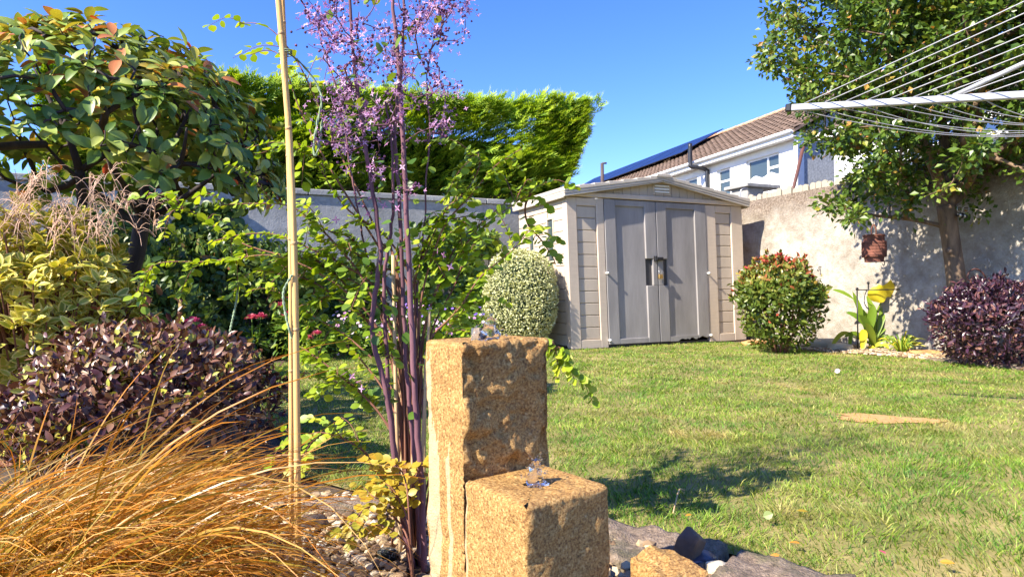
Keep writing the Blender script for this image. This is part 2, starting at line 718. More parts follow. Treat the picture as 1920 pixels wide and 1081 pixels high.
c = t.mix(t.ramp(t.attr('mar'), [(0.0, 0.75), (0.5, 0.0)]), c, t.mix(1.0, c, (0.75, 0.62, 0.4), 'MULTIPLY'))
p = t.principled(Base__Color=c, Roughness=0.5)
p.inputs['Specular IOR Level'].default_value = 0.35
tr = t.n('BsdfTranslucent', Color=t.mix(1.0, c, (1.2, 1.2, 0.5), 'MULTIPLY'))
M['blade'] = t.done(t.n('MixShader', i0=0.3, i1=p.outputs[0], i2=tr.outputs[0]).outputs[0])

# garden walls
t = NT('pale_render')
co = t.coord()
base = t.ramp(t.noise(2.2, 6, 0.62, co), [(0.25, (0.3, 0.27, 0.225)), (0.5, (0.46, 0.42, 0.36)), (0.75, (0.58, 0.54, 0.47))])
grime = t.ramp(t.noise(11, 6, 0.7, co), [(0.35, (0.62, 0.57, 0.5)), (0.62, (1, 1, 1))])
c = t.mix(0.8, base, grime, 'MULTIPLY')
sep = t.n('SeparateXYZ', Vector=co)
z = sep.outputs[2]
zn = t.n('Math', _operation='ADD', i0=z, i1=t.n('Math', _operation='MULTIPLY', i0=t.noise(2.6, 5, 0.6, co), i1=0.9).outputs[0]).outputs[0]
band = t.ramp(t.n('MapRange', Value=zn, From__Min=1.9, From__Max=2.25).outputs[0], [(0.0, 0.0), (1.0, 1.0)])
rough_c = t.ramp(t.noise(42, 4, 0.8, co), [(0.36, (0.1, 0.075, 0.055)), (0.55, (0.24, 0.185, 0.14)), (0.72, (0.42, 0.37, 0.3))])
c = t.mix(band, c, rough_c)
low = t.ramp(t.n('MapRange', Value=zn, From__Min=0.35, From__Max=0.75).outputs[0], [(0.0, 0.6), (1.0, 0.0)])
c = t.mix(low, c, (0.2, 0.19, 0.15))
h = t.n('Math', _operation='ADD', i0=t.noise(55, 5, 0.7, co), i1=t.noise(7, 4, 0.6, co)).outputs[0]
M['render_wall'] = t.done(t.principled(Base__Color=c, Roughness=0.93, Normal=t.bump(h, 0.75, 0.02)).outputs[0])

t = NT('grey_concrete')
co = t.coord()
c = t.ramp(t.noise(3, 6, 0.6, co), [(0.3, (0.24, 0.24, 0.235)), (0.7, (0.42, 0.415, 0.4))])
c = t.mix(0.7, c, t.ramp(t.noise(16, 5, 0.7, co), [(0.3, (0.6, 0.6, 0.58)), (0.65, (1, 1, 1))]), 'MULTIPLY')
M['concrete'] = t.done(t.principled(Base__Color=c, Roughness=0.92, Normal=t.bump(t.noise(50, 5, vec=co), 0.4, 0.01)).outputs[0])

M['white_render'] = plain_mat('white_render', (0.78, 0.77, 0.74), 0.9, var=0.05, scale=2, bump=0.6, bscale=14)
M['grey_dash'] = plain_mat('grey_pebbledash', (0.3, 0.32, 0.34), 0.95, var=0.3, scale=18, bump=1.0, bscale=12)
M['upvc'] = plain_mat('white_plastic_trim', (0.82, 0.82, 0.8), 0.4, var=0.04)
M['rooftile'] = plain_mat('brown_roof_tile', (0.155, 0.105, 0.075), 0.85, var=0.4, scale=5)
M['ridge'] = plain_mat('terracotta_ridge', (0.5, 0.27, 0.16), 0.85, var=0.25, scale=4)
M['black_pipe'] = plain_mat('black_plastic', (0.015, 0.015, 0.017), 0.4, var=0.2)
M['red_pipe'] = plain_mat('oxide_red_metal', (0.1, 0.038, 0.03), 0.7, var=0.3)
t = NT('solar_cell')
p = t.principled(Base__Color=t.ramp(t.noise(1.5, 2, vec=t.coord()), [(0.3, (0.008, 0.014, 0.05)), (0.7, (0.012, 0.025, 0.09))]), Roughness=0.35)
p.inputs['Specular IOR Level'].default_value = 0.15
M['solar'] = t.done(p.outputs[0])
t = NT('window_glass')
p = t.principled(Base__Color=(0.05, 0.07, 0.075), Roughness=0.05)
p.inputs['Specular IOR Level'].default_value = 0.9
M['glass'] = t.done(p.outputs[0])
M['curtain'] = plain_mat('net_curtain', (0.75, 0.78, 0.82), 0.8, var=0.05)
M['dark'] = plain_mat('interior_shade', (0.02, 0.02, 0.022), 0.9)
M['board'] = plain_mat('weathered_timber', (0.36, 0.32, 0.25), 0.9, var=0.3, scale=9, bump=0.5, bscale=30)
M['metal_pole'] = plain_mat('brown_metal', (0.07, 0.05, 0.045), 0.6)

# shed plastics
def plastic(name, col, grain, streak=0.25):
    t = NT(name)
    co = t.coord('Object')
    v = t.coord('Object', (1, 1, grain[0]) if grain[1] else (grain[0], grain[0], 1.0))
    g = t.noise(60, 5, 0.65, v)
    big = t.noise(2.3, 4, 0.6, t.coord('Object', (1.6, 1.6, 0.35)))
    c = t.ramp(big, [(0.3, tuple(x * (1 - streak) for x in col)), (0.7, tuple(min(1, x * (1 + streak)) for x in col))])
    c = t.mix(0.35, c, t.ramp(g, [(0.3, (0.72, 0.72, 0.72)), (0.7, (1, 1, 1))]), 'MULTIPLY')
    p = t.principled(Base__Color=c, Roughness=0.55, Normal=t.bump(g, 0.28, 0.004))
    p.inputs['Specular IOR Level'].default_value = 0.4
    return t.done(p.outputs[0])


M['shed_beige'] = plastic('beige_shed_plastic', (0.6, 0.495, 0.385), (0.12, False), 0.1)
M['shed_plank'] = plastic('beige_woodgrain_plastic', (0.53, 0.445, 0.35), (8.0, True), 0.13)
M['shed_grey'] = plastic('grey_shed_plastic', (0.29, 0.272, 0.262), (0.1, True), 0.22)
M['shed_grey_dark'] = plain_mat('dark_grey_plastic', (0.06, 0.056, 0.056), 0.6)
M['shed_roof'] = plastic('beige_roof_plastic', (0.5, 0.45, 0.38), (0.15, False), 0.12)
M['brass'] = plain_mat('brass', (0.65, 0.42, 0.15), 0.35, metal=0.9)
M['steel'] = plain_mat('steel', (0.5, 0.5, 0.5), 0.35, metal=0.9)

# ================================================================== ground
LAWN = [(-0.82, 2.42), (-0.5, 2.18), (-0.2, 2.02), (0.3, 1.87), (0.73, 1.51), (1.25, 1.07), (2.0, 0.5), (6.0, 0.5), (5.4, 3.6),
        (4.35, 4.6), (4.14, 5.15), (3.92, 5.96), (3.6, 6.5), (3.32, 6.8), (3.1, 7.4), (3.05, 8.25), (2.5, 8.3), (0.7, 7.5), (0.5, 7.75),
        (0.1, 7.9), (-1.0, 7.35), (-1.8, 6.95), (-2.35, 6.35), (-2.35, 5.5), (-1.85, 4.4), (-1.3, 3.4), (-0.95, 2.75)]


def sheet(name, poly, z, mat, label=None):
    me = bpy.data.meshes.new(name)
    me.from_pydata([(x, y, z) for x, y in poly], [], [list(range(len(poly)))])
    o = link(name, me, mat)
    o['kind'] = 'structure'
    return o


sheet('ground', [(-300, -200), (300, -200), (300, 500), (-300, 500)], -0.012, M['soil'])
sheet('lawn', LAWN, 0.0, M['lawn'])
sheet('gravel_bed', [(3.06, 8.3), (3.12, 7.4), (3.33, 6.81), (3.61, 6.51), (3.93, 5.97), (4.15, 5.16), (4.36, 4.61), (5.4, 3.6), (6.2, 3.6), (4.9, 5.9), (3.5, 9.2)], -0.004, M['gravelbed'])
sheet('gravel_pit', [(-1.4, 2.3), (-0.5, 2.1), (-0.2, 1.95), (0.28, 1.8), (0.7, 1.45), (1.2, 1.0), (0.9, 0.6), (-0.9, 0.6)], -0.006, M['soil'])

PATCHES = [(G(1660, 786), 0.24, 0.12)]
for (c0, a, b), lab in zip(PATCHES, ('long bare sandy patch worn into the lawn', 'small bare tan patch in the lawn behind the stone pillar')):
    k = 22
    pts = []
    for i in range(k):
        th = 2 * math.pi * i / k
        q = 1 + 0.22 * math.sin(3 * th + a * 9) + 0.12 * rng.normal()
        pts.append((c0[0] + a * q * math.cos(th), c0[1] + b * q * math.sin(th) - 0.25 * a * q * math.cos(th)))
    sheet('bare_soil', pts, 0.004, M['sand'])


def lawn_blades():
    P_, D_, L_, W_ = [], [], [], []
    for y0, y1, dens, w, lo, hi in ((0.95, 2.0, 16000, 0.0024, 0.017, 0.038), (2.0, 3.0, 11500, 0.0028, 0.017, 0.037), (3.0, 4.6, 6800, 0.0036, 0.016, 0.034), (4.6, 6.4, 3600, 0.005, 0.018, 0.036), (6.4, 8.4, 2500, 0.0062, 0.016, 0.032)):
        xa, xb = -0.95 * y1 - 0.2, min(1.0 * y1 + 0.3, 5.0)
        n = int((xb - xa) * (y1 - y0) * dens)
        x = rng.uniform(xa, xb, n)
        y = rng.uniform(y0, y1, n)
        ok = in_poly(x, y, LAWN) & (np.abs(x) < 0.95 * y + 0.25)
        for (c0, a, b) in PATCHES:
            e = ((x - c0[0]) / a) ** 2 + ((y - c0[1] + 0.25 * (x - c0[0])) / b) ** 2
            ok &= (e > 0.75 + 0.5 * rng.random(n)) | (rng.random(n) < 0.1)
        thin = vnoise(np.stack([x * 3, y * 3, x * 0], -1), 5)
        ok &= rng.random(n) < 0.8 + 0.4 * thin
        x, y = x[ok], y[ok]
        n = len(x)
        clump = vnoise(np.stack([x * 14, y * 14, x * 0], -1), 9)
        P_.append(np.stack([x, y, np.zeros(n)], -1))
        lean = nrm(np.stack([vnoise(np.stack([x * 9, y * 9, x * 0 + 3], -1), 2), vnoise(np.stack([x * 9, y * 9, x * 0 + 8], -1), 3), np.zeros(n)], -1) + rng.normal(size=(n, 3)) * np.array([0.8, 0.8, 0]))
        D_.append(lean * (0.35 + 0.75 * rng.random((n, 1))) + np.array([0, 0, 1.0]))
        L_.append(rng.uniform(lo, hi, n) * (1 + 0.45 * clump))
        W_.append(np.full(n, w) * rng.uniform(0.6, 1.3, n))
    p, d, L, w = np.concatenate(P_), nrm(np.concatenate(D_)), np.concatenate(L_), np.concatenate(W_)
    n = len(p)
    a = rng.random(n) * 6.283
    s = np.stack([np.cos(a), np.sin(a), np.zeros(n)], -1) * w[:, None]
    h = d * np.array([1, 1, 0])
    mid = p + d * L[:, None] * 0.5
    tip = p + d * L[:, None] + h * L[:, None] * 0.35 - np.array([0, 0, 1]) * (L * 0.12)[:, None]
    V = np.stack([p - s * 0.5, p + s * 0.5, mid + s * 0.45, mid - s * 0.45, tip], 1).reshape(-1, 3)
    o = (np.arange(n) * 5)[:, None]
    Q = o + np.array([[0, 1, 2, 3]])
    T3 = o + np.array([[3, 2, 4]])
    r = np.repeat(rng.random(n), 5)
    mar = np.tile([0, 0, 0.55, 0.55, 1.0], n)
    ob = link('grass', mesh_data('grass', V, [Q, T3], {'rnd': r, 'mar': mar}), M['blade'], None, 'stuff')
    ob['label'] = 'short mown lawn grass with dry straw patches'
    ob['category'] = 'grass'


lawn_blades()

# ================================================================== garden walls
TF = np.array([0.9075, 0.42, 0.0])
TF = TF / np.linalg.norm(TF)               # along the shed front and the back wall
NF = np.array([-TF[1], TF[0], 0])          # away from the viewer
A0 = np.array([0.048, 9.0, 0.0])           # a point of the back wall
RW = np.array([0.377, -0.926, 0.0])        # along the side wall, towards the viewer
RW = RW / np.linalg.norm(RW)
B0 = np.array([3.45, 8.9, 0.0])
NB = np.array([-RW[1], RW[0], 0])          # away from the lawn
CORNER = A0 + TF * 3.12

bw = thing('back_wall', 'grey concrete garden wall behind the hedge-side flower border', 'wall', A0)
Mw = frame_matrix(A0, TF, NF)
MB().bm(box_bm(-7.5, 3.1, 0.0, 0.2, -0.1, 1.9), Mw).build('wall_face', M['concrete'], bw)
for i in range(9):
    MB().bm(box_bm(-7.5 + i * 1.178 + 0.004, -7.5 + (i + 1) * 1.178 - 0.004, -0.03, 0.23, 1.903, 1.975, 0.008), Mw).build('coping_stone', M['concrete'], bw)

rw = thing('side_wall', 'pale rendered garden wall with rough brown top beside the tree', 'wall', B0)
# uneven rendered face: a grid with real relief
nx, nz = 150, 56
us = np.linspace(-1.55, 4.6, nx)
zs = np.linspace(-0.05, 1.93, nz)
U, Z = np.meshgrid(us, zs, indexing='ij')
q = np.stack([U * 1.3, Z * 1.3, U * 0], -1).reshape(-1, 3)
rel = (0.02 * fbm(q, 5, 3) + 0.012 * np.clip(fbm(q * 4, 3, 8), 0, 1)).reshape(nx, nz)
Vw = B0 + U[..., None] * RW + Z[..., None] * np.array([0, 0, 1.0]) - rel[..., None] * NB
idx = np.arange(nx * nz).reshape(nx, nz)
Q = np.stack([idx[:-1, :-1], idx[:-1, 1:], idx[1:, 1:], idx[1:, :-1]], -1).reshape(-1, 4)
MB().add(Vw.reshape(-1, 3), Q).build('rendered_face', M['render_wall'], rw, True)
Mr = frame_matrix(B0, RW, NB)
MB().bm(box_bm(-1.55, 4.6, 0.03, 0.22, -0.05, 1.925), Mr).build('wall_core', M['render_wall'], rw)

# rounded timber edging boards standing along the top of the side wall
ed = thing('scalloped_edging', 'row of round-topped weathered boards along the side wall top', 'edging', B0 + np.array([0, 0, 1.92]))
poly = [(-0.041, 0)] + [(-0.041 * math.cos(a), 0.085 + 0.041 * math.sin(a)) for a in np.linspace(0, math.pi, 7)] + [(0.041, 0)]
bme = MB().bm(prism_bm(poly, 0.0, 0.03)).data('board')
bme.materials.append(M['board'])
for i in range(48):
    o = bpy.data.objects.new('board', bme)
    COL.objects.link(o)
    o.parent = ed
    u = -0.3 + i * 0.092
    m = frame_matrix(RW * u + NB * (0.12 + 0.01 * rng.normal()) + np.array([0, 0, -0.01 + 0.012 * rng.normal()]), RW, NB)
    o.matrix_basis = Matrix(m.tolist()) @ Matrix.Rotation(0.03 * rng.normal(), 4, 'Y')

# slab-capped block pillar beyond the wall, with a bent hoop
pc = P(1408, 352, 9.9)
cp = thing('capped_pillar', 'flat slab on a squat block pillar behind the shed', 'pillar', (pc[0], pc[1], 0))
Mp = frame_matrix(np.array([pc[0], pc[1], 0]), TF, NF)
MB().bm(box_bm(-0.27, 0.42, -0.2, 0.3, pc[2] - 0.02, pc[2] + 0.035, 0.008), Mp).build('cap_slab', M['concrete'], cp)
MB().bm(box_bm(-0.21, 0.12, -0.14, 0.2, 0, pc[2] - 0.021, 0.01), Mp).build('pillar_block', M['concrete'], cp)
a = P(1388, 366, 9.6)
hp = [a + np.array([0.0, 0, -0.3]), a, a + np.array([0.01, 0, 0.07]), a + np.array([0.05, 0, 0.1]), a + np.array([0.11, 0, 0.1])]
tag(MB().tube(smooth_path(hp, 14), 0.008, 6).build('bent_pipe', M['steel'], None, True), 'thin bent grey pipe beside the capped pillar', 'pipe')

# ================================================================== houses beyond the wall
HA = np.array([-0.326, 0.945, 0.0])
HA = HA / np.linalg.norm(HA)
HB = np.array([HA[1], -HA[0], 0])
H0 = np.array([8.51, 19.0, 0.0])
HM = frame_matrix(H0, -HA, HB)
hs = thing('white_house', 'white rendered house with brown tiled roof and solar panels', 'house', H0)
EAVE, RIDGE, HW = 5.35, 7.45, 3.5
LEN = 24.0
wins = [(-2.24, -0.73, 3.7, 4.91), (-3.78, -3.06, 3.85, 4.88), (-5.71, -4.93, 3.85, 4.88)]
# facade with openings
mb = MB()
xs = sorted({-LEN, 0.0, *[w[0] for w in wins], *[w[1] for w in wins]})
for xa, xb in zip(xs[:-1], xs[1:]):
    w = [w for w in wins if w[0] <= xa + 1e-6 and w[1] >= xb - 1e-6]
    if w:
        mb.bm(box_bm(xa, xb, 0, 0.25, 0, w[0][2]), HM)
        mb.bm(box_bm(xa, xb, 0, 0.25, w[0][3], EAVE), HM)
    else:
        mb.bm(box_bm(xa, xb, 0, 0.25, 0, EAVE), HM)
mb.bm(box_bm(-LEN, 0, 6.75, 7, 0, EAVE), HM)
mb.build('wall', M['white_render'], hs)
MB().bm(prism_bm([(0.26, 0), (6.74, 0), (6.74, EAVE), (HW, RIDGE - 0.05), (0.26, EAVE)], 0.0, 0.2), frame_matrix(H0 - 0.0 * HA, HB, HA)).build('end_wall', M['grey_dash'], hs)
MB().bm(prism_bm([(0.26, 0), (6.74, 0), (6.74, EAVE), (HW, RIDGE - 0.05), (0.26, EAVE)], 0.0, 0.2), frame_matrix(H0 + HA * (LEN - 0.25), HB, HA)).build('end_wall', M['white_render'], hs)
MB().bm(box_bm(-0.012, 0.012, 0.003, 0.252, 0, EAVE - 0.1), frame_matrix(H0 + HA * -0.011, -HA, HB)).build('corner_trim', M['upvc'], hs)
# roof deck and overlapping tiles, both slopes
for side in (0, 1):
    mb = MB()
    base_y, dirn = (-0.3, 1) if side == 0 else (7.3, -1)
    zl = EAVE + 0.02
    slope = (RIDGE - zl) / 3.8
    mb.bm(prism_bm([(base_y, zl - 0.02), (base_y + dirn * 3.8, RIDGE - 0.02), (base_y + dirn * 3.8, RIDGE - 0.12), (base_y, zl - 0.1)], -0.25, LEN + 0.1), frame_matrix(H0, HB, HA))
    ob = mb.build('roof', M['rooftile'], hs)
    if side == 0:
        nc, nt_ = 13, 84
        V, F = [], []
        k = 0
        step = 3.8 / nc
        for r in range(nc):
            for i in range(nt_):
                x0 = -0.25 + i * 0.29 + (0.145 if r % 2 else 0)
                x1 = x0 + 0.27
                y0, y1 = base_y + r * step - 0.02, base_y + (r + 1) * step
                lift = 0.045 + 0.012 * rng.random()
                z0, z1 = zl + slope * (r * step - 0.02), zl + slope * (r + 1) * step
                cor = [(x0, y0, z0 + lift), (x0 + 0.06, y0, z0 + lift + 0.035), (x1, y0, z0 + lift), (x1, y1, z1 + 0.015), (x0 + 0.06, y1, z1 + 0.04), (x0, y1, z1 + 0.015), (x0, y0, z0 - 0.005), (x1, y0, z0 - 0.005)]
                for (x, y, zz) in cor:
                    V.append(H0 + HA * x + HB * y + np.array([0, 0, zz]))
                F += [(k, k + 1, k + 4, k + 5), (k + 1, k + 2, k + 3, k + 4), (k + 6, k + 7, k + 2, k), ]
                k += 8
        MB().add(V, np.array(F)).build('roof_tiles', M['rooftile'], ob, kind='stuff')
mb = MB()
for i in range(54):
    a0 = H0 + HA * (-0.2 + i * 0.45) + HB * HW + np.array([0, 0, RIDGE - 0.02])
    mb.tube([a0, a0 + HA * 0.44], [0.13, 0.12], 8)
mb.build('ridge_tiles', M['ridge'], hs, kind='stuff')
MB().bm(box_bm(-LEN, 0.2, -0.34, -0.3, EAVE - 0.22, EAVE - 0.02), HM).build('fascia', M['upvc'], hs)
MB().bm(box_bm(-LEN, 0.2, -0.298, -0.002, EAVE - 0.2, EAVE - 0.17), HM).build('soffit', M['upvc'], hs)
MB().bm(box_bm(-LEN, 0.22, -0.46, -0.342, EAVE - 0.1, EAVE, 0.03), HM).build('gutter', M['upvc'], hs)
for wi, (xa, xb, za, zb) in enumerate(wins):
    fr = MB()
    mid = xa + (xb - xa) * 0.62 if wi == 0 else None
    for (a, b, c1, d1) in [(xa, xb, za, za + 0.06), (xa, xb, zb - 0.06, zb), (xa, xa + 0.06, za + 0.06, zb - 0.06), (xb - 0.06, xb, za + 0.06, zb - 0.06)]:
        fr.bm(box_bm(a, b, 0.08, 0.14, c1, d1, 0.006), HM)
    tz = zb - 0.4
    if wi == 0:
        fr.bm(box_bm(mid - 0.035, mid + 0.035, 0.082, 0.138, za + 0.06, zb - 0.06), HM)
        fr.bm(box_bm(mid + 0.035, xb - 0.06, 0.084, 0.136, tz - 0.05, tz + 0.03), HM)
    else:
        fr.bm(box_bm(xa + 0.06, xb - 0.06, 0.082, 0.138, tz - 0.05, tz + 0.02), HM)
    w = fr.build('window', M['upvc'], hs)
    panes = [(xa + 0.06, mid - 0.035, za + 0.06, zb - 0.06), (mid + 0.035, xb - 0.06, za + 0.06, tz - 0.05), (mid + 0.035, xb - 0.06, tz + 0.03, zb - 0.06)] if wi == 0 else [(xa + 0.06, xb - 0.06, za + 0.06, tz - 0.05), (xa + 0.06, xb - 0.06, tz + 0.02, zb - 0.06)]
    for pn in panes:
        MB().bm(box_bm(pn[0], pn[1], 0.105, 0.115, pn[2], pn[3]), HM).build('pane', M['glass'], w)
    if wi == 0:   # net curtain behind: a rippled sheet just before a thin dark glass would hide it, so it hangs inside the reveal
        xs_ = np.linspace(xa + 0.1, xb - 0.1, 60)
        top = za + 0.62 + 0.05 * np.sin(xs_ * 9)
        yy = 0.101 - 0.004 * np.abs(np.sin(xs_ * 30))
        Vc = np.concatenate([np.stack([xs_, yy, np.full(60, za + 0.061)], -1), np.stack([xs_, yy, top], -1)])
        ok = [i for i in range(59) if not (mid - 0.06 < xs_[i] < mid + 0.06 or mid - 0.06 < xs_[i + 1] < mid + 0.06)]
        Fc = np.array([(i, i + 1, 61 + i, 60 + i) for i in ok])
        MB().add(Vc @ HM[:3, :3].T + HM[:3, 3], Fc).build('net_curtain', M['curtain'], w)
    MB().bm(box_bm(xa - 0.05, xb + 0.05, -0.05, 0.078, za - 0.07, za - 0.002, 0.01), HM).build('window_sill', M['upvc'], hs)
# flue, waste pipe
def hp_(x, y, zz):
    return H0 - HA * x + HB * y + np.array([0, 0, zz])


MB().tube(smooth_path([hp_(-4.22, -0.08, 2.5), hp_(-4.22, -0.08, 4.75), hp_(-4.24, -0.1, 4.98), hp_(-4.33, -0.4, 5.08), hp_(-4.42, -0.6, 5.12), hp_(-4.45, -0.62, 5.3), hp_(-4.45, -0.62, 5.95)], 40), 0.075, 10).build('flue_pipe', M['black_pipe'], hs, True)
MB().tube([hp_(0.1, -0.12, 2.0), hp_(0.1, -0.12, 5.1)], 0.06, 8).build('drain_pipe', M['upvc'], hs, True)
# solar panels on the near slope
sl = (RIDGE - EAVE - 0.02) / 3.8
e_up = nrm(HB + np.array([0, 0, sl]))
e_n = nrm(np.cross(e_up, HA))
e_n = e_n if e_n[2] > 0 else -e_n
for i in range(7):
    s0 = 7.6 + i * 1.76
    o0 = H0 + HA * s0 + HB * (-0.3) + np.array([0, 0, EAVE + 0.02]) + e_up * 1.75 + e_n * 0.22
    Ms = frame_matrix(o0, HA, e_up, e_n)
    fr = MB().bm(box_bm(0, 1.72, 0, 2.4, -0.03, 0.0, 0.005), Ms).build('solar_panel', M['steel'] if False else M['black_pipe'], hs)
    mb = MB()
    for a in range(4):
        mb.bm(box_bm(0.03 + a * 0.415, 0.03 + a * 0.415 + 0.41, 0.03, 2.37, 0.001, 0.004), Ms)
    mb.build('solar_cells', M['solar'], fr)

# rust-red post leaning in front of the house corner
a, b = P(1488, 352, 10.2), P(1503, 288, 10.2)
tag(MB().tube([a - (b - a) * 2, b + (b - a) * 0.3], 0.027, 8).build('leaning_post', M['red_pipe'], None, True), 'rust red post leaning above the wall before the house corner', 'post')
a = P(1129, 306, 14.0)
mb = MB().tube([(a[0], a[1], 0), tuple(a)], 0.04, 8)
mb.tube([a, a + np.array([0.1, 0, 0.0])], 0.02, 6)
tag(mb.build('metal_pole', M['metal_pole'], None, True), 'thin dark metal pole standing beyond the shed roof', 'pole')

# second white house behind the tree, with a low annex
W0 = np.array([8.0, 15.8, 0.0])
WA = nrm(np.array([1.5, -4.6, 0.0]))
WB = np.array([-WA[1], WA[0], 0])
WM = frame_matrix(W0, WA, WB)
h2 = thing('white_gable_house', 'white house half hidden behind the crown of the right tree', 'house', W0)
MB().bm(box_bm(0, 7.0, 0, 5, 0, 4.5), WM).build('wall', M['white_render'], h2)
MB().bm(prism_bm([(-0.3, 4.5), (2.5, 6.3), (5.3, 4.5), (5.3, 4.42), (-0.3, 4.42)], -0.3, 7.3), frame_matrix(W0, WB, WA)).build('roof', M['rooftile'], h2)
MB().bm(box_bm(-0.3, 7.3, -0.36, -0.302, 4.34, 4.52), WM).build('fascia', M['upvc'], h2)
w = MB().bm(box_bm(0.9, 2.3, -0.03, -0.002, 2.6, 3.9), WM).build('window', M['upvc'], h2)
MB().bm(box_bm(0.97, 2.23, -0.04, -0.031, 2.67, 3.83), WM).build('pane', M['glass'], w)
X0 = P(1840, 300, 9.2)
X0[2] = 0
XA = nrm(np.array([0.62, -1.0, 0]))
XB = np.array([-XA[1], XA[0], 0])
XM = frame_matrix(X0, XA, XB)
zx = P(1840, 262, 9.2)[2]
an = thing('white_annex', 'low white annex roof edge rising above the side wall', 'annex', X0)
MB().bm(box_bm(-1.6, 3.0, 0, 2.2, 0, zx - 0.12), XM).build('wall', M['white_render'], an)
MB().bm(box_bm(-1.7, 3.1, -0.1, -0.004, zx - 0.12, zx + 0.02, 0.01), XM).build('fascia', M['upvc'], an)
MB().bm(box_bm(-1.7, 3.1, -0.2, -0.102, zx - 0.03, zx + 0.05, 0.02), XM).build('gutter', M['upvc'], an)
MB().bm(prism_bm([(-0.1, zx + 0.03), (1.2, zx + 0.55), (2.3, zx + 0.03)], -1.7, 3.1), frame_matrix(X0, XB, XA)).build('roof', M['glass'], an)

# ================================================================== garden shed
S0 = G(1075, 655)
SH = frame_matrix(S0, TF, NF, np.array([0, 0, 1.0]) - 0.03 * TF)
sd = thing('garden_shed', 'beige plastic garden shed with grey double doors', 'shed', S0)
W, D, DT = 2.69, 1.3, 1.80
MB().bm(box_bm(0.0, 0.04, 0.05, D, 0, 1.82), SH).bm(box_bm(W - 0.04, W, 0.05, D, 0, 1.82), SH).bm(box_bm(0.04, W - 0.04, D - 0.04, D, 0, 1.82), SH).build('shell', M['shed_beige'], sd)
MB().bm(box_bm(0.0, W, 0.03, D, -0.01, 0.03), SH).build('floor_tray', M['shed_grey_dark'], sd)
MB().bm(box_bm(0.045, W - 0.045, D - 0.3, D - 0.28, 0.04, 1.8), SH).build('shade_sheet', M['dark'], sd)  # near-black sheet standing in for the unlit inside of the shed
# left side planks, with two slit windows
wz0, wz1 = 1.065, 1.57
sw = [(0.342, 0.49), (0.87, 0.994)]
zc = 0.03
row = 0
while zc < 1.78:
    z1 = min(zc + 0.137, 1.80)
    cuts = [(0.1, D)]
    if z1 > wz0 + 0.01 and zc < wz1 - 0.01:
        cuts = [(0.1, sw[0][0] - 0.012), (sw[0][1] + 0.012, sw[1][0] - 0.012), (sw[1][1] + 0.012, D)]
    for a, b in cuts:
        MB().bm(box_bm(-0.02, -0.001, a, b, zc + 0.002, z1 - 0.003, 0.006), SH).build('side_plank', M['shed_beige'], sd)
    zc += 0.137
    row += 1
for a, b in sw:
    fr = MB()
    for (q0, q1, r0, r1) in [(a - 0.012, b + 0.012, wz1, wz1 + 0.02), (a - 0.012, b + 0.012, wz0 - 0.02, wz0), (a - 0.012, a + 0.006, wz0, wz1), (b - 0.006, b + 0.012, wz0, wz1)]:
        fr.bm(box_bm(-0.028, -0.0005, q0, q1, r0, r1, 0.003), SH)
    w = fr.build('side_window', M['shed_beige'], sd)
    MB().bm(box_bm(-0.008, -0.004, a + 0.006, b - 0.006, wz0, wz1), SH).build('pane', M['glass'], w)
MB().bm(box_bm(-0.024, 0.114, -0.006, 0.1, 0.0, 1.8, 0.008), SH).build('corner_post', M['shed_beige'], sd)
MB().bm(box_bm(2.5, W + 0.012, -0.006, 0.1, 0.0, 1.8, 0.008), SH).build('corner_post', M['shed_beige'], sd)
MB().bm(box_bm(0.39, 0.494, -0.005, 0.05, 0.0, 1.795, 0.006), SH).build('door_post', M['shed_beige'], sd)
MB().bm(box_bm(2.066, 2.235, -0.005, 0.05, 0.0, 1.795, 0.006), SH).build('door_post', M['shed_beige'], sd)
for (a, b) in ((0.115, 0.389), (2.236, 2.499)):
    MB().bm(box_bm(a, b, -0.004, 0.05, 0.0, 0.105, 0.005), SH).build('bottom_rail', M['shed_beige'], sd)
    MB().bm(box_bm(a, b, -0.004, 0.05, 1.7, 1.795, 0.005), SH).build('top_rail', M['shed_beige'], sd)
    MB().bm(box_bm(a, b, 0.034, 0.05, 0.106, 1.699), SH).build('backing', M['shed_beige'], sd)
    hgt = (1.7 - 0.106) / 11
    for i in range(11):
        z0 = 0.106 + i * hgt
        MB().bm(box_bm(a + 0.003, b - 0.003, 0.012, 0.032, z0 + 0.003, z0 + hgt - 0.003, 0.006), SH).build('front_plank', M['shed_plank'], sd)


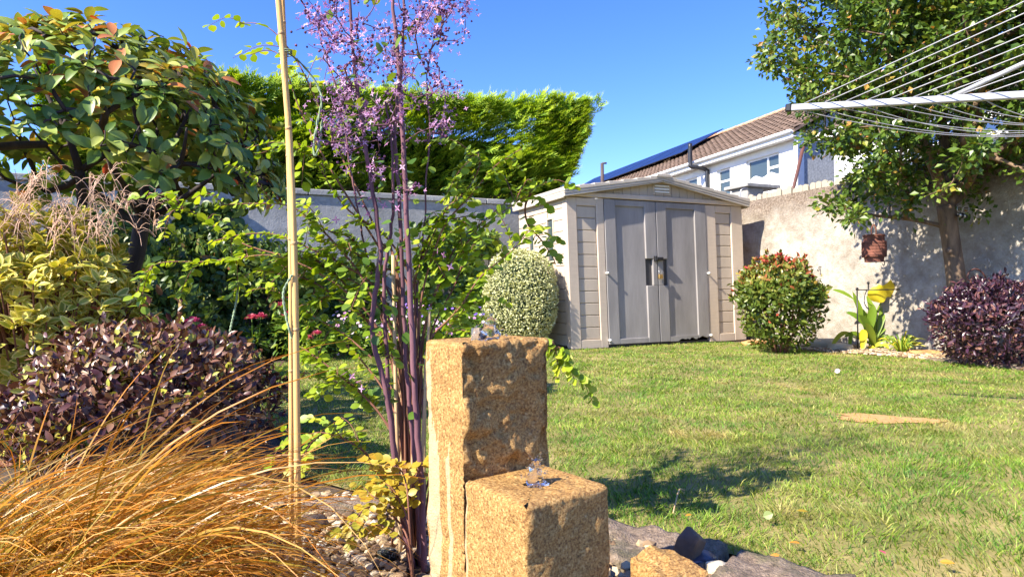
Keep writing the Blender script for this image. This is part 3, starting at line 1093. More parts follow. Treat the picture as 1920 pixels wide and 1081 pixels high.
def door(xa, pa, pb, xb, notch, broken, lab):
    """stiles and rails round a sunk wood-grain panel, with a notched grip beside the meeting edge"""
    z0, z1 = 0.035, DT - 0.005
    d = MB()
    y0, y1 = -0.012, 0.03
    inner_left = notch[0] > (xa + xb) / 2
    d.bm(box_bm(pa, pb, y0 + 0.001, y1, 1.72, z1, 0.005), SH)
    if broken:
        n = 16
        xs = np.linspace(pa, pb, n)
        jag = [z0 + (0.0 if x < pa + 0.13 else (0.012 + 0.022 * abs(rng.normal()))) for x in xs]
        poly = [(pa, 0.1), (pb, 0.1)] + [(x, z) for x, z in zip(xs[::-1], jag[::-1])]
        d.bm(prism_bm(poly, y0 + 0.001, y1), SH)
    else:
        d.bm(box_bm(pa, pb, y0 + 0.001, y1, z0, 0.1, 0.004), SH)
    for (a, b, grip) in ((xa, pa, not inner_left), (pb, xb, inner_left)):
        if not grip:
            if broken:
                d.bm(prism_bm([(a, z1), (b, z1), (b, 0.075), (b - 0.05, 0.06), (a + 0.06, 0.085), (a, 0.06)], y0, y1, 0.004), SH)
            else:
                d.bm(box_bm(a, b, y0, y1, z0, z1, 0.005), SH)
        else:
            d.bm(box_bm(a, b, y0, y1, z0, 0.745, 0.005), SH)
            d.bm(box_bm(a, b, y0, y1, 1.08, z1, 0.005), SH)
            if inner_left:
                d.bm(box_bm(notch[1], b, y0, y1, 0.746, 1.079, 0.005), SH)
                if notch[0] > a + 0.002:
                    d.bm(box_bm(a, notch[0], y0, y1, 0.746, 1.079, 0.004), SH)
            else:
                d.bm(box_bm(a, notch[0], y0, y1, 0.746, 1.079, 0.005), SH)
    dr = d.build('door', M['shed_grey'], sd)
    dr['label'] = lab
    MB().bm(box_bm(pa + 0.001, pb - 0.001, 0.01, 0.026, 0.101, 1.719), SH).build('sunk_panel', M['shed_grey'], dr)
    MB().bm(box_bm(notch[0] + 0.001, notch[1] - 0.001, 0.022, 0.04, 0.747, 1.078), SH).build('grip_shade', M['shed_grey_dark'], dr)  # dark plate stands in for the shade deep in the grip
    return dr


d1 = door(0.5, 0.656, 1.09, 1.258, (1.092, 1.19), False, 'grey woodgrain door with a grip recess')
d2 = door(1.268, 1.42, 1.88, 2.06, (1.35, 1.418), True, 'grey woodgrain door broken along its bottom edge')
# hasp, padlock, hinge pins
mb = MB().bm(box_bm(1.215, 1.325, -0.06, -0.012, 1.06, 1.1, 0.008), SH).bm(box_bm(1.2, 1.235, -0.055, -0.013, 1.045, 1.115, 0.006), SH)
mb.build('hasp', M['black_pipe'], sd)
pl = thing('padlock', 'small brass padlock hanging on the grey shed doors', 'padlock', S0)
MB().bm(box_bm(1.245, 1.31, -0.055, -0.025, 0.83, 0.885, 0.007), SH).build('lock_body', M['brass'], pl)
sp = [np.array([1.262, -0.037, 0.884]), np.array([1.258, -0.037, 0.92]), np.array([1.275, -0.037, 0.935]), np.array([1.291, -0.037, 0.92]), np.array([1.289, -0.037, 0.884])]
MB().tube(smooth_path(np.array(sp) @ SH[:3, :3].T + SH[:3, 3], 12), 0.0045, 6).build('shackle', M['steel'], pl, True)
for x in (0.497, 2.063):
    for z in (0.9, 0.09):
        a = np.array([x, -0.006, z]) @ SH[:3, :3].T + SH[:3, 3]
        MB().tube([a, a - NF * 0.045], [0.013, 0.015], 8).build('hinge_pin', M['upvc'], sd, True)
# gable: beam, boards, vent
MB().bm(box_bm(-0.01, W + 0.0, -0.03, 0.05, 1.805, 1.86, 0.006), SH).build('header_beam', M['shed_beige'], sd)
RX = W / 2
pz = lambda x: 1.83 + (2.075 - 1.83) * (1 - abs(x - RX) / RX)
n = 17
for i in range(n):
    a = 0.28 + i * (W - 0.56) / n
    b = a + (W - 0.56) / n
    pts = [(a + 0.003, 1.862), (b - 0.003, 1.862), (b - 0.003, max(1.866, pz(b))), (a + 0.003, max(1.866, pz(a)))]
    if a < RX < b:
        pts = [(a + 0.003, 1.862), (b - 0.003, 1.862), (b - 0.003, pz(b)), (RX, pz(RX)), (a + 0.003, pz(a))]
    MB().bm(prism_bm(pts, 0.005, 0.03), SH).build('gable_board', M['shed_plank'], sd)
MB().bm(prism_bm([(0.1, 1.861), (W - 0.1, 1.861), (RX, 2.085)], 0.032, 0.05), SH).build('gable_backing', M['shed_beige'], sd)
mb = MB()
vx, vz = 1.37, 1.962
for (a, b, c1, d1_) in ((vx - 0.13, vx + 0.13, vz + 0.06, vz + 0.075), (vx - 0.13, vx + 0.13, vz - 0.075, vz - 0.06), (vx - 0.13, vx - 0.115, vz - 0.06, vz + 0.06), (vx + 0.115, vx + 0.13, vz - 0.06, vz + 0.06)):
    mb.bm(box_bm(a, b, -0.012, 0.004, c1, d1_), SH)
v = mb.build('vent', M['shed_beige'], sd)
for k in range(3):
    bm = box_bm(vx - 0.113, vx + 0.113, -0.02, 0.004, vz - 0.05 + k * 0.038, vz - 0.05 + k * 0.038 + 0.022, 0.003)
    MB().bm(bm, SH).build('slat', M['upvc'], v)
# roof: stepped tile strips on both slopes, with a deep front fascia
EX, EZ, PZ = -0.085, 1.885, 2.115
rf = MB().bm(prism_bm([(EX, EZ - 0.035), (RX, PZ - 0.035), (W - EX, EZ - 0.035), (W - EX, EZ - 0.06), (RX, PZ - 0.06), (EX, EZ - 0.06)], -0.085, D + 0.06), SH).build('roof', M['shed_roof'], sd)
ns = 7
for side in (0, 1):
    for i in range(ns):
        a, b = i / ns, (i + 1) / ns
        xa, xb = EX + (RX - EX) * a, EX + (RX - EX) * b
        za, zb = EZ + (PZ - EZ) * a, EZ + (PZ - EZ) * b
        pts = [(xa, za - 0.033), (xa, za + 0.016), (xb, zb + 0.002), (xb, zb - 0.033)]
        if side:
            pts = [(W - x, z) for x, z in pts][::-1]
        MB().bm(prism_bm(pts, -0.09, D + 0.07, 0.004), SH).build('roof_tile_strip', M['shed_roof'], rf)
MB().bm(prism_bm([(RX - 0.12, PZ - 0.02), (RX - 0.1, PZ + 0.022), (RX + 0.1, PZ + 0.022), (RX + 0.12, PZ - 0.02)], -0.1, D + 0.08, 0.006), SH).build('ridge_cap', M['shed_roof'], rf)
for s in (0, 1):
    pts = [(EX, EZ - 0.1), (EX, EZ - 0.061), (RX, PZ - 0.061), (RX, PZ - 0.078)]
    if s:
        pts = [(W - x, z) for x, z in pts][::-1]
    MB().bm(prism_bm(pts, -0.08, -0.045, 0.005), SH).build('fascia', M['shed_roof'], rf)
for xx in (EX, W - EX - 0.03):
    MB().bm(box_bm(xx, xx + 0.03, -0.043, D + 0.05, EZ - 0.11, EZ - 0.061, 0.005), SH).build('eave_rail', M['shed_roof'], rf)


# ================================================================== plant materials
M['bark_dark'] = bark_mat('dark_bark', (0.018, 0.012, 0.011), (0.06, 0.042, 0.038))
M['bark_brown'] = bark_mat('brown_bark', (0.07, 0.045, 0.03), (0.27, 0.18, 0.11), 14)
M['stem_brown'] = bark_mat('brown_stem', (0.05, 0.03, 0.02), (0.14, 0.085, 0.05))
M['stem_purple'] = bark_mat('purple_stem', (0.07, 0.026, 0.04), (0.22, 0.1, 0.115), 10)
M['stem_red'] = bark_mat('reddish_twig', (0.11, 0.035, 0.025), (0.3, 0.14, 0.08), 12)
M['cane'] = bark_mat('dry_cane', (0.33, 0.2, 0.09), (0.68, 0.5, 0.28), 20, 0.1)
M['l_tree'] = leaf_mat('bronze_green_leaf', [(0.0, (0.085, 0.16, 0.025)), (0.4, (0.2, 0.3, 0.05)), (0.66, (0.36, 0.42, 0.1)), (0.82, (0.5, 0.42, 0.06)), (0.93, (0.5, 0.2, 0.07)), (1.0, (0.7, 0.1, 0.03))], 0.4, 0.22, spec=0.4)
M['l_varieg'] = leaf_mat('variegated_leaf', [(0.0, (0.16, 0.22, 0.03)), (0.5, (0.4, 0.42, 0.05)), (1.0, (0.7, 0.6, 0.08))], 0.42, 0.22, margin=(0.8, 0.68, 0.2), mstops=(0.45, 0.75))
M['l_purple'] = leaf_mat('purple_leaf', [(0.0, (0.03, 0.01, 0.014)), (0.35, (0.1, 0.035, 0.035)), (0.65, (0.25, 0.12, 0.075)), (0.82, (0.42, 0.27, 0.16)), (0.88, (0.38, 0.36, 0.06)), (1.0, (0.5, 0.5, 0.08))], 0.36, 0.15, spec=0.45)
M['l_purple2'] = leaf_mat('dark_purple_leaf', [(0.0, (0.014, 0.007, 0.014)), (0.6, (0.05, 0.018, 0.04)), (0.9, (0.12, 0.045, 0.05)), (1.0, (0.3, 0.15, 0.1))], 0.34, 0.06, spec=0.5)
M['l_dome'] = leaf_mat('cream_green_leaf', [(0.0, (0.16, 0.21, 0.045)), (0.5, (0.32, 0.37, 0.1)), (1.0, (0.52, 0.53, 0.22))], 0.4, 0.2, margin=(0.72, 0.7, 0.42), mstops=(0.5, 0.95))
M['l_nandina'] = leaf_mat('nandina_leaf', [(0.0, (0.045, 0.085, 0.012)), (0.4, (0.12, 0.17, 0.025)), (0.62, (0.27, 0.27, 0.05)), (0.8, (0.38, 0.12, 0.05)), (1.0, (0.5, 0.05, 0.05))], 0.35, 0.25)
M['l_right'] = leaf_mat('hawthorn_leaf', [(0.0, (0.06, 0.115, 0.016)), (0.5, (0.13, 0.205, 0.028)), (0.85, (0.25, 0.3, 0.045)), (0.95, (0.36, 0.3, 0.05)), (1.0, (0.5, 0.2, 0.06))], 0.35, 0.25)
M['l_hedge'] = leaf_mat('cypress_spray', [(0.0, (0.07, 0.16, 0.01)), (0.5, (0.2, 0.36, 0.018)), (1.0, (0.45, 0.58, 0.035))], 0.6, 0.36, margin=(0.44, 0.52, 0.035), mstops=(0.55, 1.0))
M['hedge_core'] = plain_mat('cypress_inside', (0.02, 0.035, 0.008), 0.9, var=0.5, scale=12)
M['l_lime'] = leaf_mat('lime_leaf', [(0.0, (0.15, 0.26, 0.02)), (0.5, (0.31, 0.43, 0.028)), (0.85, (0.52, 0.56, 0.05)), (1.0, (0.62, 0.5, 0.06))], 0.42, 0.42)
M['l_yellow'] = leaf_mat('yellowing_leaf', [(0.0, (0.36, 0.36, 0.04)), (0.5, (0.52, 0.38, 0.04)), (1.0, (0.6, 0.26, 0.04))], 0.4, 0.4)
M['l_dark'] = leaf_mat('dark_green_leaf', [(0.0, (0.035, 0.075, 0.016)), (0.6, (0.08, 0.145, 0.03)), (0.95, (0.18, 0.23, 0.045)), (1.0, (0.3, 0.13, 0.07))], 0.4, 0.25, spec=0.4)
M['l_ivy'] = leaf_mat('climber_leaf', [(0.0, (0.05, 0.105, 0.018)), (0.6, (0.14, 0.23, 0.03)), (1.0, (0.32, 0.39, 0.055))], 0.4, 0.28, spec=0.45)
M['l_hosta'] = leaf_mat('hosta_leaf', [(0.0, (0.06, 0.13, 0.08)), (0.7, (0.14, 0.24, 0.13)), (1.0, (0.3, 0.34, 0.12))], 0.4, 0.2)
M['l_fresh'] = leaf_mat('fresh_green_leaf', [(0.0, (0.05, 0.12, 0.015)), (0.6, (0.13, 0.24, 0.03)), (1.0, (0.3, 0.36, 0.05))], 0.4, 0.35)
M['l_arum'] = leaf_mat('arum_leaf', [(0.0, (0.09, 0.19, 0.02)), (0.5, (0.22, 0.33, 0.035)), (0.8, (0.42, 0.44, 0.05)), (1.0, (0.72, 0.58, 0.04))], 0.35, 0.35)
M['f_lilac'] = leaf_mat('lilac_petal', [(0.0, (0.42, 0.17, 0.38)), (0.5, (0.68, 0.36, 0.62)), (1.0, (0.82, 0.58, 0.78))], 0.5, 0.3, tint=(1.1, 0.9, 1.1))
M['f_bud'] = leaf_mat('purple_bud', [(0.0, (0.07, 0.02, 0.06)), (1.0, (0.2, 0.07, 0.17))], 0.5, 0.1, tint=(1, 0.9, 1))
M['f_pink'] = leaf_mat('pink_petal', [(0.0, (0.45, 0.04, 0.12)), (0.6, (0.65, 0.12, 0.22)), (1.0, (0.75, 0.28, 0.3))], 0.5, 0.3, tint=(1.1, 0.9, 0.95))
M['f_magenta'] = leaf_mat('magenta_petal', [(0.0, (0.22, 0.015, 0.08)), (1.0, (0.45, 0.05, 0.18))], 0.5, 0.3, tint=(1.1, 0.9, 1))
M['f_pale'] = leaf_mat('pale_pink_petal', [(0.0, (0.6, 0.38, 0.58)), (1.0, (0.82, 0.66, 0.78))], 0.5, 0.3, tint=(1, 0.95, 1))
M['f_violet'] = leaf_mat('violet_petal', [(0.0, (0.12, 0.06, 0.45)), (1.0, (0.3, 0.17, 0.7))], 0.5, 0.3, tint=(1, 0.95, 1.1))
t = NT('sedge_blade')
green = (0.2, 0.22, 0.02)
tip = t.ramp(t.attr('rnd'), [(0.0, (0.3, 0.22, 0.025)), (0.3, (0.5, 0.2, 0.02)), (0.6, (0.66, 0.25, 0.025)), (0.85, (0.68, 0.44, 0.14)), (1.0, (0.26, 0.09, 0.02))])
c = t.mix(t.ramp(t.attr('mar'), [(0.22, 0.0), (0.75, 1.0)]), green, tip)
p = t.principled(Base__Color=c, Roughness=0.38)
tr = t.n('BsdfTranslucent', Color=t.mix(1.0, c, (1.2, 0.95, 0.5), 'MULTIPLY'))
M['sedge'] = t.done(t.n('MixShader', i0=0.3, i1=p.outputs[0], i2=tr.outputs[0]).outputs[0])
M['plume'] = plain_mat('dry_flower_plume', (0.62, 0.4, 0.27), 0.7, var=0.3)

# ================================================================== cypress hedge behind the wall
HGM = frame_matrix(A0, TF, NF)
hg = thing('cypress_hedge', 'tall clipped bright green cypress hedge behind the grey wall', 'hedge', A0 + NF * 0.9)


def hedge_top(u):
    return np.interp(u, [-6.5, -5.2, -4.2, -2.5, -0.5, 1.7], [3.1, 3.22, 3.32, 3.38, 3.44, 3.66])


def hedge_right(z):
    return np.interp(z, [1.9, 2.3, 3.0, 3.7], [0.62, 0.88, 1.2, 1.5])


def hedge_layer(N, inset, size, jit):
    pos, nor = [], []
    # front, top, right end
    n1 = int(N * 0.62)
    u = rng.uniform(-5.6, 1.7, n1)
    z = 2.0 + (hedge_top(u) - 2.0) * rng.random(n1)
    lump = 0.2 * fbm(np.stack([u * 1.6, z * 1.6, u * 0], -1), 3, 4)
    lowcut = 0.14 * np.clip(2.45 - z, 0, 1) * 4
    v = 0.38 + inset - lump + lowcut
    pos.append(np.stack([np.minimum(u, hedge_right(z) - inset - 0.05), v, z], -1))
    nor.append(np.tile([0, -1.0, 0.25], (n1, 1)))
    n2 = int(N * 0.2)
    u = rng.uniform(-5.6, 1.7, n2)
    v = rng.uniform(0.4, 1.8, n2)
    z = hedge_top(u) - inset + 0.06 * fbm(np.stack([u * 2.4, v * 2.4, u * 0], -1), 3, 6)
    pos.append(np.stack([u, v, z], -1))
    nor.append(np.tile([0, -0.15, 1.0], (n2, 1)))
    n3 = N - n1 - n2
    z = rng.uniform(1.95, 3.62, n3)
    v = rng.uniform(0.4, 1.8, n3)
    u = hedge_right(z) - inset + 0.08 * fbm(np.stack([v * 2.2, z * 2.2, v * 0], -1), 3, 7)
    pos.append(np.stack([u, v, z], -1))
    nor.append(np.tile([1.0, -0.1, 0.25], (n3, 1)))
    p, n = np.concatenate(pos), np.concatenate(nor)
    p = p + rng.normal(size=p.shape) * jit
    gap = fbm(p * np.array([1.1, 1.1, 1.6]), 3, 12)
    keep = gap > -0.75
    return (p[keep] @ HGM[:3, :3].T + HGM[:3, 3]), (n[keep] @ HGM[:3, :3].T)


p1, n1 = hedge_layer(14000, 0.0, 0.2, 0.03)
p2, n2 = hedge_layer(6000, 0.16, 0.24, 0.05)
p = np.concatenate([p1, p2])
n = np.concatenate([n1, n2])
cl = np.stack([fbm(p * 2.6 + 9.1 * i, 2, 70 + i) for i in range(3)], -1)      # neighbouring sprays hang together
d = nrm(n * 0.7 + cl * 0.7 + rand_dir(len(p)) * 0.35 + np.array([0.45, 0, 0.15]))
nn = nrm(cl * 0.6 + rand_dir(len(p)) * 0.45 + np.array([-0.25, -0.35, 0.9]))
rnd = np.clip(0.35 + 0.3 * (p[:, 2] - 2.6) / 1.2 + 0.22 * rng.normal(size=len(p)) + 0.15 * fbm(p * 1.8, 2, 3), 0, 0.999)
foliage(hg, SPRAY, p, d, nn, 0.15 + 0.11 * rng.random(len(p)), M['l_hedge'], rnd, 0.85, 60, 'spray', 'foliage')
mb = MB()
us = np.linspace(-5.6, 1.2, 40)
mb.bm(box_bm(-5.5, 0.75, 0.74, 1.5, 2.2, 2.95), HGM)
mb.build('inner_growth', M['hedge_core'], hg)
for k in range(13):
    u = -5.0 + k * 0.5 + 0.12 * rng.normal()
    b = np.array([u, 0.95, 0.0]) @ HGM[:3, :3].T + HGM[:3, 3]
    e = np.array([u + 0.2 * rng.normal(), 0.9, 2.9]) @ HGM[:3, :3].T + HGM[:3, 3]
    MB().tube(smooth_path([b, (b + e) / 2 + rng.normal(size=3) * 0.05, e], 8), [0.06, 0.03], 6).build('trunk', M['bark_brown'], hg, True)

# ================================================================== tree at the right, by the side wall
TR = np.array([4.23, 6.15, 0.0])
rt = thing('hawthorn_tree', 'tree with dense small green leaves and bare trunk by the side wall', 'tree', TR)
tp = smooth_path([P(1800, 640, 6.15), P(1797, 560, 6.15), P(1787, 480, 6.13), P(1778, 420, 6.1), P(1774, 385, 6.1)], 14)
tp[0, 2] = 0.0
MB().tube(tp, [0.11, 0.086, 0.078, 0.076, 0.08], 12).build('trunk', M['bark_brown'], rt, True)
kn = P(1779, 470, 6.0)
kb = bmesh.new()
bmesh.ops.create_icosphere(kb, subdivisions=2, radius=0.03)
MB().bm(place(kb, kn)).build('knot', M['bark_brown'], rt, True)
f0 = tp[-1]
lim = [smooth_path([f0 + np.array([0, 0, -0.05]), P(1762, 340, 6.1), P(1735, 280, 6.0), P(1700, 200, 5.9), P(1660, 90, 5.8)], 10),
       smooth_path([f0 + np.array([0, 0, -0.05]), P(1790, 330, 6.15), P(1800, 240, 6.2), P(1815, 120, 6.2), P(1830, -60, 6.2)], 10),
       smooth_path([f0 + np.array([0, 0, -0.05]), P(1775, 320, 6.2), P(1765, 220, 6.3), P(1740, 100, 6.4), P(1730, -80, 6.4)], 10),
       smooth_path([P(1784, 440, 6.1), P(1760, 422, 6.15), P(1700, 410, 6.2), P(1640, 404, 6.25), P(1600, 396, 6.25)], 9),
       smooth_path([f0 + np.array([0, 0, -0.02]), P(1820, 350, 6.2), P(1880, 290, 6.3), P(1960, 180, 6.4)], 8)]
for L, r0 in zip(lim, (0.06, 0.07, 0.06, 0.028, 0.045)):
    MB().tube(L, [r0, r0 * 0.4], 8).build('branch', M['bark_brown'], rt, True)
C = np.array([4.3, 5.75, 3.2])
R = np.array([1.95, 1.75, 2.0])
tg = []
while len(tg) < 1400:
    q = rand_dir(1)[0]
    rr = rng.random() ** 0.4
    k = 1 + 0.16 * float(fbm((q * 2.2)[None], 3, 21)[0])
    pt = C + q * R * rr * k
    if pt[2] < 1.5 and rng.random() < 0.5:
        continue
    # keep wall and sky clear under the left flank
    x, y, w = project(pt[None])
    lim_y = np.interp(x[0], [1380, 1440, 1500, 1560, 1640, 1760, 1900, 2400], [150, 225, 300, 345, 360, 345, 300, 300])
    if y[0] > lim_y + 25 * rng.normal() or pt[1] > 7.3:
        continue
    if x[0] < 1560 and y[0] > 60 and fbm((pt * 1.5)[None], 2, 31)[0] < -0.45:
        continue
    tg.append(pt)
for a in ((1585, 385), (1560, 372), (1552, 388), (1610, 400), (1590, 410), (1660, 380), (1700, 392), (1842, 372), (1850, 400), (1880, 340), (1815, 345), (1905, 330), (1690, 350), (1640, 352), (1600, 340)):
    tg.append(P(a[0], a[1], 6.1 + 0.25 * rng.normal()))
sk = skeleton(lim, tg, 0.0042, 0.42, 0.1, 0.2)
branches(rt, sk, M['bark_brown'], 0.017)
pos, dr, no, rn = [], [], [], []
for pts, r in sk:
    m = rng.integers(40, 75)
    e = pts[-1]
    for _ in range(m):
        u = rng.random() ** 0.6
        i = min(len(pts) - 2, int(u * (len(pts) - 1)))
        b = pts[i] + (pts[i + 1] - pts[i]) * rng.random()
        o = rand_dir(1)[0]
        pos.append(b + o * min(abs(rng.normal()), 1.6) * 0.085 + (e - b) * 0.35)
        dr.append(o + np.array([0, 0, -0.1]))
        no.append(rand_dir(1)[0] + np.array([-0.3, -0.3, 0.9]))
pos, dr, no = np.array(pos), nrm(np.array(dr)), nrm(np.array(no))
rn = np.clip(0.3 + 0.28 * rng.normal(size=len(pos)) + 0.25 * fbm(pos * 2.5, 2, 8), 0, 0.93)
rn = np.where(rng.random(len(pos)) < 0.025, 0.94 + 0.059 * rng.random(len(pos)), rn)
foliage(rt, DIAM, pos, dr, no, 0.04 + 0.035 * rng.random(len(pos)), M['l_right'], rn, 1.15, 0)

# ================================================================== big-leaved tree at the left
TL = np.array([-2.04, 3.3, 0.0])
lt = thing('glossy_leaf_tree', 'small tree with large glossy green and bronze leaves and dark trunk', 'tree', TL)
tp = smooth_path([P(205, 640, 3.3) * np.array([1, 1, 0]), P(222, 560, 3.3), P(252, 490, 3.3), P(264, 430, 3.28), P(268, 395, 3.28)], 12)
MB().tube(tp, [0.06, 0.046, 0.038, 0.036], 10).build('trunk', M['bark_dark'], lt, True)
tp2 = smooth_path([P(205, 640, 3.35) * np.array([1, 1, 0]), P(180, 560, 3.5), P(160, 470, 3.6), P(155, 390, 3.6), P(150, 320, 3.6)], 10)
MB().tube(tp2, [0.045, 0.03, 0.024], 8).build('trunk', M['bark_dark'], lt, True)
lim = [smooth_path([tp[-3], P(240, 410, 3.25), P(205, 378, 3.2), P(165, 350, 3.1), P(110, 300, 3.05), P(50, 230, 3.0)], 10),
       smooth_path([tp[-1], P(272, 350, 3.28), P(270, 290, 3.3), P(250, 200, 3.3), P(230, 120, 3.3)], 10),
       smooth_path([tp[-2], P(300, 400, 3.25), P(345, 370, 3.2), P(400, 330, 3.15), P(450, 280, 3.1)], 10),
       smooth_path([tp[-1], P(290, 340, 3.4), P(320, 280, 3.55), P(360, 200, 3.7), P(380, 160, 3.8)], 10),
       smooth_path([tp[-2], P(300, 375, 3.1), P(330, 330, 2.95), P(345, 280, 2.85), P(350, 240, 2.78)], 9),
       smooth_path([tp[-2], P(245, 370, 3.1), P(215, 320, 2.9), P(200, 280, 2.8), P(190, 240, 2.75)], 9),
       smooth_path([tp2[-1], P(130, 260, 3.6), P(90, 180, 3.6), P(60, 120, 3.6)], 8)]
for L in lim:
    MB().tube(L, [0.024, 0.004], 7).build('branch', M['bark_dark'], lt, True)
C = np.array([-2.06, 3.3, 1.28])
R = np.array([0.86, 0.84, 0.78])
tg = []
while len(tg) < 560:
    q = rand_dir(1)[0]
    if q[2] < (-0.14 if q[0] > 0.5 else 0.0):
        continue
    k = 1 + 0.13 * float(fbm((q * 2.5)[None], 3, 41)[0])
    pt = C + q * R * k * (1 - 0.1 * rng.random())
    # the underside rises towards the trunk
    rad = math.hypot(pt[0] - C[0], pt[1] - C[1])
    if pt[2] < 1.3 and rad < 0.62:
        continue
    tg.append(pt)
sk = skeleton(lim, tg, 0.0032, 0.4, 0.12, 0.15)
branches(lt, sk, M['bark_dark'], 0.0085)
pos, dr, no, rn = [], [], [], []
for pts, r in sk:
    e = pts[-1]
    out = nrm((e - C) / R)
    ax = nrm(out + np.array([0, 0, 0.4]) + 0.3 * rand_dir(1)[0])
    m = rng.integers(5, 9)
    young = rng.random() < 0.12 + 0.6 * max(0.0, (e[2] - 1.35) / 0.6)
    for j in range(m):
        o = nrm(np.cross(ax, rand_dir(1)[0]))
        rise = rng.uniform(-0.3, 1.0)
        pos.append(e - ax * 0.05 * rng.random() + o * 0.012)
        dr.append(nrm(o + ax * rise + np.array([0, 0, 0.25 if young else -0.2])))
        no.append(ax + 0.35 * rand_dir(1)[0])
        v = rng.random()
        rn.append(0.45 + 0.5 * v if young else 0.72 * v ** 1.2)
rn = np.array(rn)
rn[rng.random(len(rn)) < 0.012] = 0.995
# leaves along inner twigs too
foliage(lt, leaf_curve(6, 0.22, 0.5, 0.4, 0.26), np.array(pos), np.array(dr), nrm(np.array(no)), 0.062 + 0.045 * rng.random(len(pos)), M['l_tree'], rn, 1.05, 300)

# ================================================================== shrubs
def whorl_shrub(name, label, c, r, nw, T, size, mat, stem, singles, seed, zmin=0.02, cat='shrub', flat=0.6, rfun=None):
    base = np.array([c[0], c[1], 0])
    t = thing(name, label, cat, base)
    p, d, q = dome_points(nw, c, r, zmin, 0.22, 0.14, 2.2, seed)
    pos, dr, no, rn = [], [], [], []
    for e, o in zip(p, d):
        ax = nrm(o * 0.7 + np.array([0, 0, 0.7]) + 0.35 * rand_dir(1)[0])
        rr = rng.random()
        for j in range(rng.integers(5, 9)):
            k = nrm(np.cross(ax, rand_dir(1)[0]))
            pos.append(e - ax * 0.04 * rng.random())
            dr.append(nrm(k * flat + ax * rng.uniform(0.2, 0.9)))
            no.append(ax + 0.4 * rand_dir(1)[0])
            rn.append(rr * 0.6 + 0.4 * rng.random())
    foliage(t, T, np.array(pos), np.array(dr), nrm(np.array(no)), size * (0.7 + 0.6 * rng.random(len(pos))), mat, np.clip(np.array(rn), 0, 0.999), 1.0, singles)
    mb = MB()
    for e, o in zip(p[::4], d[::4]):
        mb.tube(smooth_path([base + rng.normal(size=3) * np.array([0.05, 0.05, 0]), base * 0.5 + e * 0.5 + np.array([0, 0, -0.05]), e], 6), [0.012, 0.003], 4, cap=False)
    mb.build('stems', stem, t, True, 'stuff')
    return t


vs_ = whorl_shrub('variegated_shrub', 'yellow-margined variegated shrub with dry feathery plumes under the glossy tree', (-2.02, 2.72, 0.5), (0.47, 0.42, 0.56), 850, LEAF, 0.06, M['l_varieg'], M['stem_red'], 260, 3)
for k in range(26):
    b = np.array([-2.0 + 0.3 * rng.normal(), 2.55 + 0.12 * rng.normal(), 0.85 + 0.1 * rng.random()])
    lean = np.array([0.12 * rng.normal() + 0.06, 0.08 * rng.normal(), 0.16 + 0.14 * rng.random()])
    e = b + lean
    mb = MB().tube(smooth_path([b, (b + e) / 2 + 0.01 * rand_dir(1)[0], e], 6), [0.0022, 0.001], 4)
    for j in range(26):
        u = rng.random()
        a = b + (e - b) * u
        o = nrm(rand_dir(1)[0] + np.array([0.3, 0, 0.1]))
        l = 0.05 + 0.05 * rng.random()
        mb.tube(smooth_path([a, a + o * l * 0.5 + np.array([0, 0, 0.012]), a + o * l + np.array([0, 0, -0.018])], 4), [0.0014, 0.0007], 3, cap=False)
    mb.build('dry_plume', M['plume'], vs_, True)


def young_lit_top(p, d, q):
    r = 0.75 * rng.random(len(p))
    return np.where(rng.random(len(p)) < 0.02 + 0.14 * np.clip(d[:, 2], 0, 1), 0.84 + 0.16 * rng.random(len(p)), r + 0.1 * (d[:, 2] > 0.5))  # lime young leaves; upward leaves also shifted to bronze, sunlit tone as colour


dome_shrub('purple_shrub', 'low purple-leaved shrub with lime tips behind the orange sedge', (-1.37, 2.42, 0.25), (0.47, 0.42, 0.335), 5900, leaf_curve(4, 0.25, 0.45, 0.3, 0.15), 0.034, M['l_purple'], M['stem_brown'], singles=280, shell=0.16, lump=0.08, lfreq=3, seed=5, rndf=young_lit_top, spread=0.9, up=0.5)
dome_shrub('dark_purple_shrub', 'rounded dark purple shrub in front of the right tree trunk', (4.13, 5.48, 0.35), (0.5, 0.44, 0.37), 7000, NARROW, 0.05, M['l_purple2'], M['stem_brown'], singles=0, shell=0.13, lump=0.06, lfreq=3, seed=6, spread=0.9, up=0.5, wid=1.6)


def superdome(name, label, c, r, N, T, size, mat, seed, pw=2.6, **kw):
    base = np.array([c[0], c[1], 0.0])
    t = thing(name, label, 'shrub', base)
    d = rand_dir(N)
    m = (np.abs(d) ** pw).sum(1) ** (-1 / pw)
    k = 1 + 0.04 * fbm(d * 4, 3, seed)
    q = np.clip(1 - np.abs(rng.normal(size=N)) * 0.07, 0.6, 1.05)
    p = np.array(c) + d * (m * k * q)[:, None] * np.array(r)
    n = nrm(np.sign(d) * np.abs(d) ** (pw - 1) / np.array(r))
    foliage(t, T, p, nrm(n * 0.5 + rand_dir(N) * 0.8 + np.array([0, 0, 0.3])), nrm(n + 0.7 * rand_dir(N)), size * (0.7 + 0.6 * rng.random(N)), mat, rng.random(N), 1.2)
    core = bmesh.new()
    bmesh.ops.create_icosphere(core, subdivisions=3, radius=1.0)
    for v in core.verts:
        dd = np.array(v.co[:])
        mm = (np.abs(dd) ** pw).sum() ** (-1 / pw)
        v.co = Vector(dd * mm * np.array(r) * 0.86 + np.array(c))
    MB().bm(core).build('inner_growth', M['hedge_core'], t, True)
    MB().tube([base, np.array(c)], [0.03, 0.02], 6).build('trunk', M['stem_brown'], t, True)
    return t


superdome('clipped_dome_shrub', 'clipped pale cream-green dome shrub against the shed side', (0.1, 7.62, 0.62), (0.43, 0.4, 0.56), 15000, DIAM, 0.026, M['l_dome'], 15)


